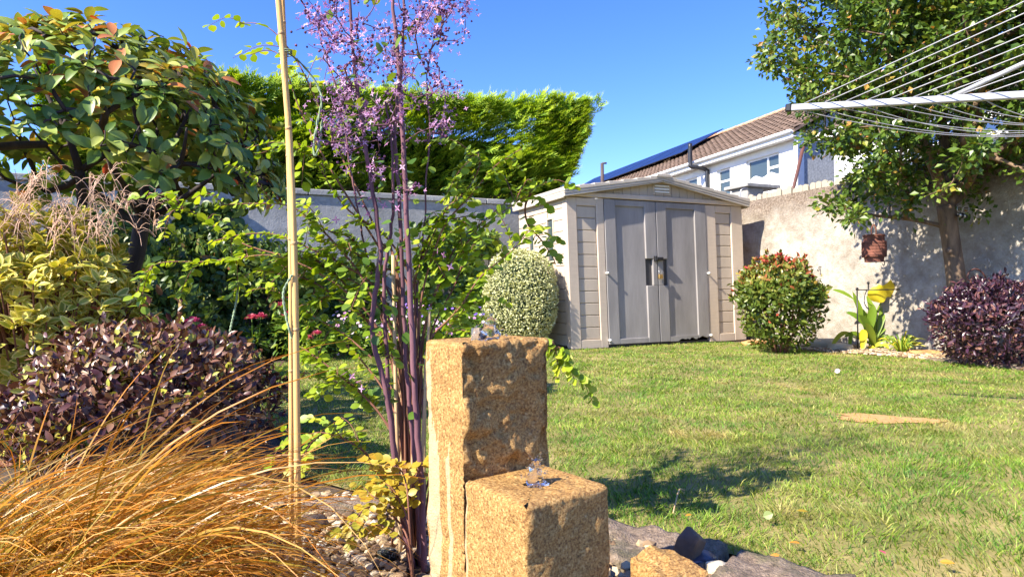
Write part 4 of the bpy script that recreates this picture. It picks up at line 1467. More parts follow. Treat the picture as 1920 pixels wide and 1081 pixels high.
def red_top(p, d, q):
    u = np.clip((p[:, 2] - 0.62) / 0.4, 0, 1)
    return np.clip(0.45 * rng.random(len(p)) + 0.1 + u * (0.25 + 0.45 * rng.random(len(p))) * (rng.random(len(p)) < 0.75) + (rng.random(len(p)) < 0.03) * 0.4, 0, 0.99)


dome_shrub('nandina_shrub', 'upright green shrub with red leaf tips beside the shed doors', (2.87, 6.88, 0.5), (0.42, 0.4, 0.5), 6400, NARROW, 0.062, M['l_nandina'], M['stem_red'], shell=0.2, lump=0.2, lfreq=2.6, seed=8, rndf=red_top, spread=0.8, up=0.35, wid=1.9)

# dark evergreen planting at the back left
dome_shrub('evergreen_shrub', 'dark glossy evergreen shrub below the left tree trunk', (-2.95, 5.0, 0.4), (0.55, 0.4, 0.46), 1900, LEAF, 0.075, M['l_dark'], M['stem_brown'], seed=21, shell=0.2, lump=0.2)
dome_shrub('evergreen_shrub', 'dark evergreen shrub deep behind the variegated shrub', (-3.35, 4.8, 0.48), (0.7, 0.5, 0.55), 2000, LEAF, 0.085, M['l_dark'], M['stem_brown'], seed=22, shell=0.2, lump=0.2)
dome_shrub('evergreen_shrub', 'broad dark shrub against the wall behind the pink flowers', (-3.0, 7.1, 0.66), (0.9, 0.38, 0.66), 3200, LEAF, 0.085, M['l_dark'], M['stem_brown'], seed=23, shell=0.18, lump=0.2)
dome_shrub('evergreen_shrub', 'tall dark shrub by the wall between left tree and hosta', (-4.0, 6.4, 0.75), (0.7, 0.45, 0.8), 2600, LEAF, 0.09, M['l_dark'], M['stem_brown'], seed=24, shell=0.18, lump=0.2)


def climber(name, label, u0, u1, top, N, seed, size, mat):
    t = thing(name, label, 'climber', A0 + TF * (u0 + u1) / 2)
    u = rng.uniform(u0, u1, N * 2)
    z = rng.uniform(0.02, 1.0, N * 2) ** 0.8 * top
    e = (u - (u0 + u1) / 2) / ((u1 - u0) / 2)
    lim_ = top * np.clip(1.05 - np.abs(e) ** 3 + 0.25 * fbm(np.stack([u * 2.2, u * 0, u * 0], -1), 3, seed), 0.2, 1.1)
    ok = (z < lim_) & (fbm(np.stack([u * 3, z * 3, u * 0], -1), 2, seed + 1) > -0.55)
    u, z = u[ok][:N], z[ok][:N]
    bulge = 0.18 + 0.22 * fbm(np.stack([u * 2.5, z * 2.5, u * 0], -1), 3, seed + 2) + 0.2 * np.clip(1.2 - z, 0, 1)
    v = -np.clip(bulge * rng.random(len(u)) ** 0.4, 0.02, 0.7)
    p = A0 + TF * u[:, None] + NF * v[:, None] + np.array([0, 0, 1.0]) * z[:, None]
    d = nrm(-NF * 0.5 + rand_dir(len(p)) * 0.8 + np.array([0, 0, -0.3]))
    n = nrm(-NF + np.array([0, 0, 0.6]) + 0.7 * rand_dir(len(p)))
    foliage(t, ROUND, p, d, n, size * (0.6 + 0.8 * rng.random(len(p))), mat, np.clip(0.2 + 0.5 * rng.random(len(p)) + 0.25 * (z / top), 0, 0.99), 0.8)
    mb = MB()
    for k in range(10):
        ux = rng.uniform(u0, u1)
        b = A0 + TF * ux - NF * 0.1
        mb.tube(smooth_path([b, b + TF * 0.2 * rng.normal() + np.array([0, 0, top * 0.4]), b + TF * 0.3 * rng.normal() + np.array([0, 0, top * 0.8])], 8), [0.015, 0.006], 5)
    mb.build('stems', M['stem_brown'], t, True, 'stuff')


climber('wall_climber', 'glossy green climber on the wall beside the shed', -1.55, -0.05, 1.5, 5200, 51, 0.075, M['l_ivy'])
climber('wall_climber', 'sparser dark climber on the wall behind the bamboo canes', -3.3, -1.75, 1.2, 2600, 61, 0.075, M['l_dark'])
climber('wall_climber', 'dark leafy climber on the wall behind the left tree branches', -5.6, -3.2, 1.75, 4200, 66, 0.09, M['l_dark'])


# ================================================================== border flowers
def flower_plant(name, label, c, r, nleaf, nfl, fmats, T=DIAM, lsize=0.05, fsize=0.035, seed=0, singles=0):
    base = np.array([c[0], c[1], 0.0])
    t = thing(name, label, 'flowers', base)
    p, d, q = dome_points(nleaf, c, r, 0.02, 0.25, 0.15, 2.5, seed)
    foliage(t, T, p, nrm(d * 0.5 + rand_dir(len(p)) * 0.8), nrm(d + 0.7 * rand_dir(len(p)) + np.array([0, 0, 0.4])), lsize * (0.6 + 0.8 * rng.random(len(p))), M['l_fresh'], None, 1.1)
    p, d, q = dome_points(nfl, c, r, c[2] * 0.4, 0.06, 0.2, 3, seed + 1)
    p = p + d * 0.04
    pv = []
    for i, m in enumerate(fmats):
        s_ = np.arange(len(p)) % len(fmats) == i
        pp, dd = p[s_], d[s_]
        # five petals round each centre
        ax = nrm(dd * 0.6 + np.array([-0.2, -0.6, 0.5]) + 0.4 * rand_dir(len(pp)))
        a = nrm(np.cross(ax, np.array([0.3, 0.2, 0.9])))
        b = np.cross(ax, a)
        P_, D_, N_ = [], [], []
        for k in range(5):
            th = k * 2 * math.pi / 5
            D_.append(nrm(a * math.cos(th) + b * math.sin(th) + 0.25 * ax))
            P_.append(pp)
            N_.append(ax)
        foliage(t, ROUND, np.concatenate(P_), np.concatenate(D_), np.concatenate(N_), fsize * 0.6, m, np.tile(rng.random(len(pp)), 5), 1.0, 0, 'petal', 'blossoms')
    mb = MB()
    for e in p[::2]:
        mb.tube([base + rng.normal(size=3) * np.array([0.08, 0.08, 0]), e], [0.004, 0.002], 3, cap=False)
    mb.build('stems', M['l_fresh'], t, False, 'stuff')
    return t


def head_flower(parent, c, r, mat, n=46):
    d = rand_dir(n)
    d[:, 2] = np.abs(d[:, 2]) * 0.9 - 0.1
    p = c + d * r * np.array([0.55, 0.55, 0.3])
    V, F, rr, mr = cloud_mesh(ROUND, p, nrm(d + np.array([0, 0, 0.1])), nrm(d * 0.4 + np.array([0, 0, 1.0])), np.full(n, r * 0.62), rng.random(n))
    link('flower_head', mesh_data('flower_head', V, F, {'rnd': rr, 'mar': mr}), mat, parent)


def heads_plant(name, label, base, heads, r, mat, leafmat, lc, lr, nleaf, seed, lsize=0.06):
    t = thing(name, label, 'flowers', base)
    mb = MB()
    for hd in heads:
        head_flower(t, hd, r * (0.85 + 0.3 * rng.random()), mat)
        mb.tube(smooth_path([np.array(base) + rng.normal(size=3) * np.array([0.05, 0.03, 0]), (np.array(base) + hd) / 2 + rng.normal(size=3) * 0.02, hd], 6), [0.006, 0.004], 4)
    mb.build('stems', leafmat, t, True, 'stuff')
    p, d, q = dome_points(nleaf, lc, lr, 0.02, 0.3, 0.15, 2.5, seed)
    foliage(t, LEAF, p, nrm(d + rand_dir(len(p)) * 0.7), nrm(rand_dir(len(p)) * 0.6 + np.array([0, -0.2, 1])), lsize * (0.6 + 0.8 * rng.random(len(p))), leafmat)
    return t


heads_plant('pink_zinnia', 'pair of bright pink flower heads above the hosta', (-2.75, 6.7, 0), [P(472, 597, 6.6), P(489, 595, 6.6)], 0.062, M['f_pink'], M['l_fresh'], (-2.72, 6.75, 0.15), (0.16, 0.14, 0.22), 160, 71)
heads_plant('pink_zinnia', 'tall pink flowers close behind the bamboo canes', (-2.3, 6.6, 0), [P(527, 574, 6.5), P(541, 590, 6.5), P(549, 573, 6.6), P(598, 571, 6.7), P(536, 562, 6.7)], 0.06, M['f_pink'], M['l_fresh'], (-2.25, 6.68, 0.28), (0.26, 0.2, 0.3), 480, 72)
heads_plant('pink_zinnia', 'two low pink flower heads right of the bamboo canes', (-2.05, 6.5, 0), [P(578, 635, 6.45), P(594, 626, 6.45)], 0.06, M['f_pink'], M['l_fresh'], (-2.05, 6.6, 0.12), (0.2, 0.16, 0.18), 220, 73)
heads_plant('magenta_astilbe', 'dull magenta flowers behind the purple shrub', (-2.1, 4.25, 0), [P(352, 612, 4.2), P(366, 622, 4.2), P(378, 616, 4.25), P(345, 625, 4.2), P(388, 622, 4.25), P(362, 604, 4.3)], 0.048, M['f_magenta'], M['l_dark'], (-2.1, 4.35, 0.15), (0.28, 0.2, 0.25), 260, 74)
heads_plant('violet_flower', 'few violet flowers at the edge of the variegated shrub', (-1.95, 3.1, 0), [P(206, 599, 3.05), P(213, 616, 3.05)], 0.028, M['f_violet'], M['l_dark'], (-1.95, 3.15, 0.2), (0.1, 0.1, 0.2), 90, 75, 0.04)
flower_plant('cranesbill', 'pale pink cranesbill patch right of the pink flowers', (-1.75, 7.0, 0.16), (0.42, 0.3, 0.28), 800, 110, [M['f_pale'], M['f_pale'], M['f_lilac']], seed=81)
flower_plant('cranesbill', 'lilac cranesbill patch behind the meadow rue stems', (-1.15, 7.3, 0.2), (0.45, 0.3, 0.32), 900, 110, [M['f_lilac'], M['f_pale'], M['f_violet']], seed=83)
flower_plant('cranesbill', 'violet and pale cranesbill patch beside the clipped dome', (-0.55, 7.5, 0.18), (0.42, 0.28, 0.3), 800, 70, [M['f_pale'], M['f_violet'], M['f_lilac']], seed=85)

# hosta: each broad leaf on its own stalk
hb = np.array([-2.98, 6.85, 0.0])
ho = thing('hosta', 'blue-green hosta with broad ribbed leaves at the lawn edge', 'hosta', hb)
HOST = leaf_curve(6, 0.36, 0.42, 0.15, 0.3)
hm = []
for k in range(4):
    me = mesh_data('leaf', HOST.v, HOST.f, {'rnd': np.full(len(HOST.v), 0.1 + 0.25 * k), 'mar': HOST.mar}, True)
    me.materials.append(M['l_hosta'])
    hm.append(me)
mb = MB()
for i in range(46):
    a = rng.random() * 6.283
    el = rng.uniform(0.05, 1.0)
    o = np.array([math.cos(a) * 1.25, math.sin(a), 0])
    e = hb + o * 0.27 * (1.15 - el) + np.array([0, 0, 0.08 + 0.26 * el])
    mb.tube(smooth_path([hb, (hb + e) / 2 + np.array([0, 0, 0.03]), e], 5), 0.005, 4, cap=False)
    s_, d_, n_ = basis((o + np.array([0, 0, 0.15 - 0.45 * rng.random()]))[None], np.array([[0, 0, 1.0]]) + 0.3 * rand_dir(1))
    z = 0.16 + 0.08 * rng.random()
    ob = bpy.data.objects.new('leaf', hm[rng.integers(0, 4)])
    COL.objects.link(ob)
    ob.parent = ho
    m = np.eye(4)
    m[:3, 0], m[:3, 1], m[:3, 2], m[:3, 3] = s_[0] * z, d_[0] * z, n_[0] * z, e - hb
    ob.matrix_basis = Matrix(m.tolist())
mb.build('stalks', M['l_hosta'], ho, True, 'stuff')

# ================================================================== right border: arum in a metal support, tufts, ornaments
def strap(base, tip, width, sag, n=7, twist=0.0):
    base, tip = np.array(base, float), np.array(tip, float)
    u = np.linspace(0, 1, n)
    c = base + (tip - base) * u[:, None] + np.array([0, 0, 1.0]) * (sag * np.sin(math.pi * u))[:, None]
    d = nrm(np.gradient(c, axis=0))
    s = nrm(np.cross(d, np.array([-0.25, -0.85, 0.45])))
    w = width * np.sin(math.pi * np.clip(u * 0.9 + 0.06, 0, 1)) ** 0.75
    w[-1] = 0
    k = nrm(np.cross(s, d))
    V = np.stack([c - s * w[:, None] / 2 + k * w[:, None] * 0.18, c, c + s * w[:, None] / 2 + k * w[:, None] * 0.18], 1).reshape(-1, 3)
    i = np.arange(n - 1)[:, None] * 3
    Q = np.concatenate([i + np.array([[0, 1, 4, 3]]), i + np.array([[1, 2, 5, 4]])])
    return V, Q


ab = G(1645, 654)
ar = thing('arum_plant', 'broad-leaved plant with one curled yellow leaf inside a metal support', 'plant', ab)
dp = ab[1]
for (bx, by, tx, ty, w, sag, r, dd) in [(1632, 640, 1598, 545, 0.09, 0.02, 0.45, 0.0), (1640, 640, 1668, 560, 0.11, 0.05, 0.5, 0.05), (1635, 630, 1610, 590, 0.12, 0.03, 0.3, -0.1),
                                        (1630, 625, 1638, 570, 0.13, 0.03, 0.35, -0.05), (1645, 630, 1690, 590, 0.1, 0.04, 0.4, 0.05), (1640, 645, 1622, 605, 0.12, 0.02, 0.6, -0.12),
                                        (1648, 640, 1655, 575, 0.1, 0.03, 0.25, 0.1), (1595, 625, 1556, 655, 0.07, 0.07, 0.7, -0.15), (1597, 630, 1592, 660, 0.06, 0.06, 0.3, -0.2),
                                        (1620, 618, 1617, 660, 0.11, 0.05, 0.95, -0.22), (1650, 635, 1728, 598, 0.09, 0.05, 0.3, 0.1), (1600, 560, 1560, 543, 0.06, 0.02, 0.4, 0.1), (1668, 556, 1700, 530, 0.05, 0.02, 0.35, 0.1),
                                        (1637, 628, 1608, 575, 0.1, 0.04, 0.3, 0.05), (1628, 650, 1640, 660, 0.08, 0.02, 0.97, -0.2),
                                        (1632, 622, 1585, 585, 0.09, 0.05, 0.2, 0.1), (1650, 620, 1682, 572, 0.08, 0.05, 0.3, 0.15), (1642, 610, 1625, 553, 0.08, 0.03, 0.4, 0.12), (1655, 640, 1712, 625, 0.08, 0.06, 0.45, -0.05),
                                        (1625, 640, 1582, 632, 0.08, 0.06, 0.35, -0.08), (1646, 600, 1672, 548, 0.07, 0.02, 0.5, 0.1), (1640, 650, 1668, 655, 0.08, 0.05, 0.8, -0.15)]:
    b, e = P(bx, by, dp + dd * 0.3), P(tx, ty, dp + dd)
    V, Q = strap(b, e, w * 0.72, sag, 9)
    MB().add(V, Q, rnd=r).build('leaf', M['l_arum'], ar, True)
    MB().tube(smooth_path([ab + rng.normal(size=3) * np.array([0.05, 0.04, 0]), (ab + b) / 2 + np.array([0, 0, 0.02]), b], 6), [0.012, 0.008], 6).build('stalk', M['l_arum'], ar, True)
# the curled yellow leaf: a flared sheet, rolled along one side
yc = P(1655, 548, dp - 0.05)
gu, gv = np.meshgrid(np.linspace(-1, 1, 15), np.linspace(0, 1, 9), indexing='ij')
xx = 0.13 * gu * (0.35 + 0.9 * np.sin(math.pi * (0.15 + 0.75 * gv)))
zz = 0.19 * gv - 0.08 + 0.03 * gu + 0.02 * np.sin(4 * gu)
yy = -0.05 * np.cos(gu * 1.9) - 0.05 * gv * gv + 0.015 * np.sin(5 * gu + 3 * gv)
Vy = yc + np.stack([xx, yy, zz], -1).reshape(-1, 3)
idx = np.arange(15 * 9).reshape(15, 9)
Qy = np.stack([idx[:-1, :-1], idx[1:, :-1], idx[1:, 1:], idx[:-1, 1:]], -1).reshape(-1, 4)
ob = MB().add(Vy, Qy, rnd=0.97).build('leaf', M['l_arum'], ar, True)
ob['label'] = 'large curled bright yellow leaf'
MB().tube(smooth_path([ab, P(1640, 600, dp), yc + np.array([0, 0, -0.07])], 8), [0.013, 0.009], 6).build('stalk', M['l_arum'], ar, True)

ps = thing('plant_support', 'dark metal ring plant support on thin posts around the arum', 'support', ab)
cen = P(1648, 541, dp + 0.02)
rr = 0.235
for k, (px_, py_) in enumerate(((1607, 541), (1689, 532), (1628, 530))):
    e = P(px_, py_, dp + (-0.1, 0.0, 0.2)[k])
    MB().tube([(e[0] + (0.0, 0.06, 0.0)[k], e[1], 0), tuple(e)], 0.0075, 6).build('post', M['black_pipe'], ps, True)
    kb = bmesh.new()
    bmesh.ops.create_icosphere(kb, subdivisions=2, radius=0.016)
    MB().bm(place(kb, e)).build('finial', M['black_pipe'], ps, True)
th = np.linspace(0, 2 * math.pi, 30)
MB().tube(np.stack([cen[0] + rr * np.cos(th), cen[1] + 0.2 * np.sin(th), np.full(30, cen[2] - 0.01)], -1), 0.006, 6, cap=False).build('ring', M['black_pipe'], ps, True)


def tuft(name, label, base, n, L, spread, mat, width, seed, singles=0, cat='plant'):
    base = np.array(base, float)
    t = thing(name, label, cat, base)
    mb = MB()
    for k in range(n):
        a = rng.random() * 6.283
        l = L * rng.uniform(0.6, 1.1)
        o = np.array([math.cos(a), math.sin(a), 0])
        b = base + o * 0.03 * rng.random()
        V, Q = strap(b, b + o * spread * rng.uniform(0.3, 1) + np.array([0, 0, l * rng.uniform(0.2, 0.8)]), width, 0.3 * l, 6)
        if k < singles:
            MB().add(V, Q, rnd=rng.random()).build('blade', mat, t, True)
        else:
            mb.add(V, Q, rnd=rng.random())
    mb.build('blades', mat, t, True, 'stuff')
    return t


tuft('lily_tuft', 'tuft of narrow yellow-green strap leaves right of the arum', G(1690, 662), 70, 0.26, 0.24, M['l_arum'], 0.014, 4, 24)

# rust lantern hung from the low branch
lp = P(1638, 411, 6.22)
M['rust'] = plain_mat('rusty_metal', (0.17, 0.062, 0.04), 0.85, metal=0.1, var=0.45, scale=14, bump=0.6, bscale=40)
la = thing('rusty_lantern', 'rusty metal lantern hanging from the low tree branch', 'lantern', lp)
sc = 6.22 / 1200


def lathe(prof, c, n=22):
    th = np.arange(n) * 2 * math.pi / n
    V = np.array([[c[0] + r * math.cos(a), c[1] + r * math.sin(a), z] for r, z in prof for a in th])
    k = len(prof)
    i, j = np.meshgrid(np.arange(k - 1), np.arange(n), indexing='ij')
    j2 = (j + 1) % n
    return V, np.stack([i * n + j, i * n + j2, (i + 1) * n + j2, (i + 1) * n + j], -1).reshape(-1, 4)


zof = lambda py: P(1638, py, 6.22)[2]
V, Q = lathe([(0.0, zof(482)), (0.105, zof(482)), (0.108, zof(480)), (0.108, zof(454)), (0.104, zof(452)), (0.0, zof(451))], lp)
MB().add(V, Q).build('body', M['rust'], la)
V, Q = lathe([(0.09, zof(452.4)), (0.092, zof(444)), (0.097, zof(443)), (0.097, zof(440)), (0.085, zof(440)), (0.08, zof(450))], lp)
MB().add(V, Q).build('collar', M['rust'], la)
V, Q = lathe([(0.088, zof(481.6)), (0.083, zof(489)), (0.086, zof(491)), (0.0, zof(491))], lp)
MB().add(V, Q).build('base', M['rust'], la)
hd = [np.array([lp[0] - 0.022, lp[1], zof(441)]), np.array([lp[0] - 0.02, lp[1], zof(428)]), np.array([lp[0], lp[1], zof(421)]), np.array([lp[0] + 0.02, lp[1], zof(428)]), np.array([lp[0] + 0.022, lp[1], zof(441)])]
MB().tube(smooth_path(hd, 14), 0.006, 6).build('handle', M['rust'], la, True)
MB().tube(smooth_path([np.array([lp[0], lp[1], zof(422)]), np.array([lp[0] - 0.006, lp[1], zof(414)]), np.array([lp[0] + 0.01, lp[1] + 0.02, zof(405)])], 6), 0.003, 5).build('hook', M['black_pipe'], la, True)
# rings punched round the lantern body
for k in range(5):
    z = zof(478) + (zof(456) - zof(478)) * k / 4
    th = np.linspace(0, 2 * math.pi, 24)
    MB().tube(np.stack([lp[0] + 0.109 * np.cos(th), lp[1] + 0.109 * np.sin(th), np.full(24, z)], -1), 0.0025, 4, cap=False).build('band', M['rust'], la, True)

# shepherd's crook behind the purple shrub
a = 5.95
cr = [P(1822, 640, a) * np.array([1, 1, 0]), P(1848, 545, a), P(1849, 524, a), P(1840, 509, a), P(1828, 504, a), P(1817, 510, a), P(1814, 521, a), P(1819, 526, a), P(1824, 521, a)]
cr[0] = np.array([cr[1][0], cr[1][1], 0.0])
tag(MB().tube(smooth_path(cr, 40), 0.008, 7).build('crook_hook', M['red_pipe'], None, True), 'curled red-brown metal crook above the dark purple shrub', 'hook')
# wire bee ornament on the trunk
bc = P(1803, 404, 5.98)
be = thing('bee_ornament', 'small striped metal bee fixed to the tree trunk', 'ornament', bc)
for k in range(5):
    V, Q = lathe([(0.0, -0.012), (0.026 - 0.004 * abs(k - 2), -0.008), (0.026 - 0.004 * abs(k - 2), 0.008), (0.0, 0.012)], (0, 0, 0), 12)
    V = np.stack([V[:, 2] * 1.0 + (k - 2) * 0.019, V[:, 1], V[:, 0] - (k - 2) * 0.004], -1) + bc
    MB().add(V, Q).build('stripe', M['steel'] if k % 2 else M['black_pipe'], be, True)
for s_ in (-1, 1):
    w0 = bc + np.array([0.0, 0, 0.02])
    w1 = w0 + np.array([s_ * 0.05, -0.02, 0.06])
    MB().tube(smooth_path([w0, w0 + np.array([s_ * 0.05, -0.02, 0.02]), w1, w0 + np.array([s_ * 0.01, -0.02, 0.06]), w0], 16), 0.002, 5).build('wing', M['steel'], be, True)
for i, (px_, py_, lab) in enumerate(((1542, 500, 'small hook stain-side screw on the sunlit wall'), (1665, 489, 'small dark curled hook on the shaded wall by the lantern'))):
    r = (px_ - 960) / 1200
    tt = (r * 8.9 - 3.45) / (RW[0] - r * RW[1])
    q = B0 + RW * tt - NB * 0.05
    z = P(px_, py_, q[1])[2]
    q[2] = z
    mb = MB().tube(smooth_path([q + NB * 0.05, q, q + np.array([0, 0, -0.04]), q - NB * 0.02 + np.array([0, 0, -0.05]), q - NB * 0.03 + np.array([0, 0, -0.03])], 12), 0.005, 5)
    tag(mb.build('wall_hook', M['black_pipe'], None, True), ('small dark hook on the sunlit wall above the red-tipped shrub', 'small dark curled hook on the shaded wall by the lantern')[i], 'hook')

# ================================================================== gravel and stones
M['pebble'] = leaf_mat('pebble', [(0.0, (0.1, 0.06, 0.04)), (0.35, (0.28, 0.18, 0.1)), (0.7, (0.48, 0.36, 0.22)), (1.0, (0.62, 0.54, 0.44))], 0.75, 0.0)
M['tan_stone'] = plain_mat('tan_stone', (0.5, 0.27, 0.1), 0.85, var=0.5, scale=30, bump=0.7, bscale=60)
M['dark_stone'] = plain_mat('dark_brown_stone', (0.1, 0.065, 0.045), 0.8, var=0.4, scale=20, bump=0.6, bscale=60)
M['pale_stone'] = plain_mat('pale_stone', (0.5, 0.43, 0.3), 0.7, var=0.2, scale=10, bump=0.3)
t = NT('weathered_paving')
co = t.coord()
f = t.noise(38, 6, 0.75, co)
c = t.ramp(f, [(0.3, (0.07, 0.05, 0.035)), (0.5, (0.22, 0.16, 0.115)), (0.7, (0.4, 0.31, 0.23))])
c = t.mix(t.ramp(t.noise(9, 4, 0.6, co), [(0.5, 0.0), (0.66, 0.6)]), c, (0.1, 0.1, 0.045))
M['slab'] = t.done(t.principled(Base__Color=c, Roughness=0.92, Normal=t.bump(t.n('Math', _operation='ADD', i0=f, i1=t.noise(150, 4, vec=co)).outputs[0], 0.9, 0.012)).outputs[0])
M['blue_stone'] = plain_mat('wet_slate', (0.05, 0.05, 0.065), 0.35, var=0.4, scale=18, bump=0.4)
t = NT('marbled_stone')
co = t.coord()
c = t.ramp(t.noise(45, 4, 0.6, co, 2.0), [(0.52, (0.012, 0.016, 0.014)), (0.56, (0.45, 0.45, 0.4)), (0.6, (0.012, 0.016, 0.014))])
M['marbled'] = t.done(t.principled(Base__Color=c, Roughness=0.4).outputs[0])


def pebbles(name, pts, size, label):
    ico = bmesh.new()
    bmesh.ops.create_icosphere(ico, subdivisions=1, radius=0.5)
    ico.verts.index_update()
    v = np.array([x.co[:] for x in ico.verts])
    f = np.array([[w.index for w in q.verts] for q in ico.faces])
    ico.free()
    T = T_(v, [tuple(x) for x in f])
    N = len(pts)
    th = rng.random(N) * 6.283
    d = np.stack([np.cos(th), np.sin(th), 0.3 * rng.normal(size=N)], -1)
    n = np.stack([0.4 * rng.normal(size=N), 0.4 * rng.normal(size=N), np.ones(N)], -1)
    T.v = T.v * np.array([1, 1.35, 0.62])
    V, F, r, m = cloud_mesh(T, pts, d, n, size, rng.random(N))
    o = link(name, mesh_data(name, V, F, {'rnd': r, 'mar': m}), M['pebble'], None, 'stuff')
    o['label'] = label
    o['category'] = 'gravel'


N = 5200
u = rng.uniform(0, 1, N)
x = np.interp(u, [0, 0.25, 0.6, 1], [3.1, 3.4, 3.95, 4.4]) + rng.uniform(-0.15, 1.0, N)
y = np.interp(u, [0, 0.25, 0.6, 1], [8.2, 6.8, 5.95, 4.6]) + rng.uniform(-0.1, 0.6, N)
GB = [(3.06, 8.3), (3.12, 7.4), (3.33, 6.81), (3.61, 6.51), (3.93, 5.97), (4.15, 5.16), (4.36, 4.61), (5.4, 3.6), (6.2, 3.6), (4.9, 5.9), (3.5, 9.2)]
ok = in_poly(x, y, GB)
pebbles('gravel', np.stack([x[ok], y[ok], 0.004 + 0.012 * rng.random(ok.sum())], -1), 0.02 + 0.025 * rng.random(ok.sum()), 'tan gravel along the foot of the side wall')
PIT = [(-1.0, 2.3), (-0.5, 2.1), (-0.2, 1.95), (0.25, 1.78), (0.6, 1.4), (0.9, 1.1), (0.7, 0.9), (-0.7, 0.9)]
x, y = rng.uniform(-1.0, 0.9, 7000), rng.uniform(0.9, 2.3, 7000)
ok = in_poly(x, y, PIT)
pebbles('gravel', np.stack([x[ok], y[ok], 0.004 + 0.02 * rng.random(ok.sum())], -1), 0.014 + 0.022 * rng.random(ok.sum()), 'pale gravel round the foot of the stone fountain')

# paving slabs edging the lawn
E0 = np.array([0.30, 1.84, 0.0])
EA = nrm(np.array([0.434, -0.36, 0.0]))
EB = np.array([EA[1], -EA[0], 0.0])
EB = EB if EB[1] < 0 else -EB
pvs = thing('paving_edge', 'row of weathered brown paving slabs edging the lawn', 'paving', E0)
cuts = [(-0.36, -0.06), (-0.04, 0.33), (0.345, 0.62), (0.635, 0.95), (0.965, 1.3)]
for i, (a, b) in enumerate(cuts):
    nu, nv = 34, 24
    U_, V_ = np.meshgrid(np.linspace(a, b, nu), np.linspace(0.0, 0.26, nv), indexing='ij')
    edge = np.minimum(np.minimum(U_ - a, b - U_), np.minimum(V_, 0.26 - V_))
    wob = 0.012 * fbm(np.stack([U_ * 9, V_ * 9, U_ * 0 + i], -1).reshape(-1, 3), 3, i).reshape(nu, nv)
    H = 0.03 + 0.011 * fbm(np.stack([U_ * 18, V_ * 18, U_ * 0 + i * 3], -1).reshape(-1, 3), 4, 7 + i).reshape(nu, nv) - np.where(edge < 1e-6, 0.045, 0)
    Vs = E0 + (U_ + np.where(edge < 1e-6, wob, 0))[..., None] * EA + (V_ + np.where(edge < 1e-6, wob, 0))[..., None] * EB + H[..., None] * np.array([0, 0, 1.0])
    idx = np.arange(nu * nv).reshape(nu, nv)
    Q = np.stack([idx[:-1, :-1], idx[:-1, 1:], idx[1:, 1:], idx[1:, :-1]], -1).reshape(-1, 4)
    MB().add(Vs.reshape(-1, 3), Q).build('slab', M['slab'], pvs, True)
ped = thing('stone_border', 'flat kerb stones along the gravel bed by the dark purple shrub', 'paving', (4.2, 5.0, 0))
for (a, b) in (((3.88, 6.0), (4.12, 5.2)), ((4.13, 5.17), (4.36, 4.62)), ((4.38, 4.6), (4.9, 4.05))):
    a, b = np.array([*a, 0]), np.array([*b, 0])
    dd = nrm(b - a)
    MB().bm(box_bm(0, np.linalg.norm(b - a) - 0.02, -0.03, 0.1, -0.02, 0.022, 0.008), frame_matrix(a, dd, np.array([-dd[1], dd[0], 0]))).build('kerb_stone', M['slab'], ped)

for (nm, lab, loc, w, d_, h_, rz, rx, mt, sd_, pw) in [
        ('dark_stone', 'dark upright brown stone behind the tan block', G(1290, 1066), 0.06, 0.06, 0.11, 0.9, 0.35, 'dark_stone', 5, 0.7),
        ('round_pebble', 'rounded pale pebble in front of the paving slabs', G(1352, 1085), 0.075, 0.07, 0.045, 0.1, 0.0, 'pale_stone', 12, 0.6),
        ('grey_pebble', 'smooth blue-grey stone next to the dark upright stone', G(1320, 1068), 0.06, 0.09, 0.05, -0.5, 0.3, 'blue_stone', 14, 0.7),
        ('marbled_pebble', 'black and white marbled pebble at the meadow rue base', G(727, 1055), 0.055, 0.05, 0.045, 0.2, 0.0, 'marbled', 16, 0.6),
        ('flat_stone', 'flat reddish-brown stone behind the bamboo canes', G(622, 965), 0.17, 0.1, 0.05, -0.2, 0.0, 'slab', 18, 0.85),
        ('flat_stone', 'brown edging stone left of the meadow rue base', G(690, 962), 0.14, 0.09, 0.05, 0.15, 0.0, 'slab', 19, 0.85),
        ('small_stone', 'small mossy stone beside the bamboo foot', G(585, 995), 0.09, 0.08, 0.05, 0.5, 0.0, 'dark_stone', 20, 0.75),
        ('ledge_stone', 'flat tan stone at the foot of the shed corner', P(1415, 643, 7.9), 0.32, 0.2, 0.06, 0.4, 0.0, 'tan_stone', 22, 0.85),
        ('ledge_stone', 'grey stone ledge right of the red-tipped shrub', P(1545, 645, 7.3), 0.36, 0.22, 0.13, -0.3, 0.0, 'pale_stone', 23, 0.85),
        ('ledge_stone', 'grey-green stone left of the arum leaves', P(1575, 652, 7.0), 0.24, 0.18, 0.09, 0.2, 0.0, 'pale_stone', 24, 0.85),
        ('ledge_stone', 'flat yellowish stone between lily tuft and dark shrub', P(1735, 662, 6.5), 0.3, 0.2, 0.05, 0.1, 0.0, 'tan_stone', 25, 0.85)]:
    loc = np.array([loc[0], loc[1], h_ * 0.42])
    o = MB().bm(place(rock_bm(w, d_, h_, sd_, 34, pw), loc, rz, rx)).build(nm, M[mt])
    tag(o, lab, 'stone')

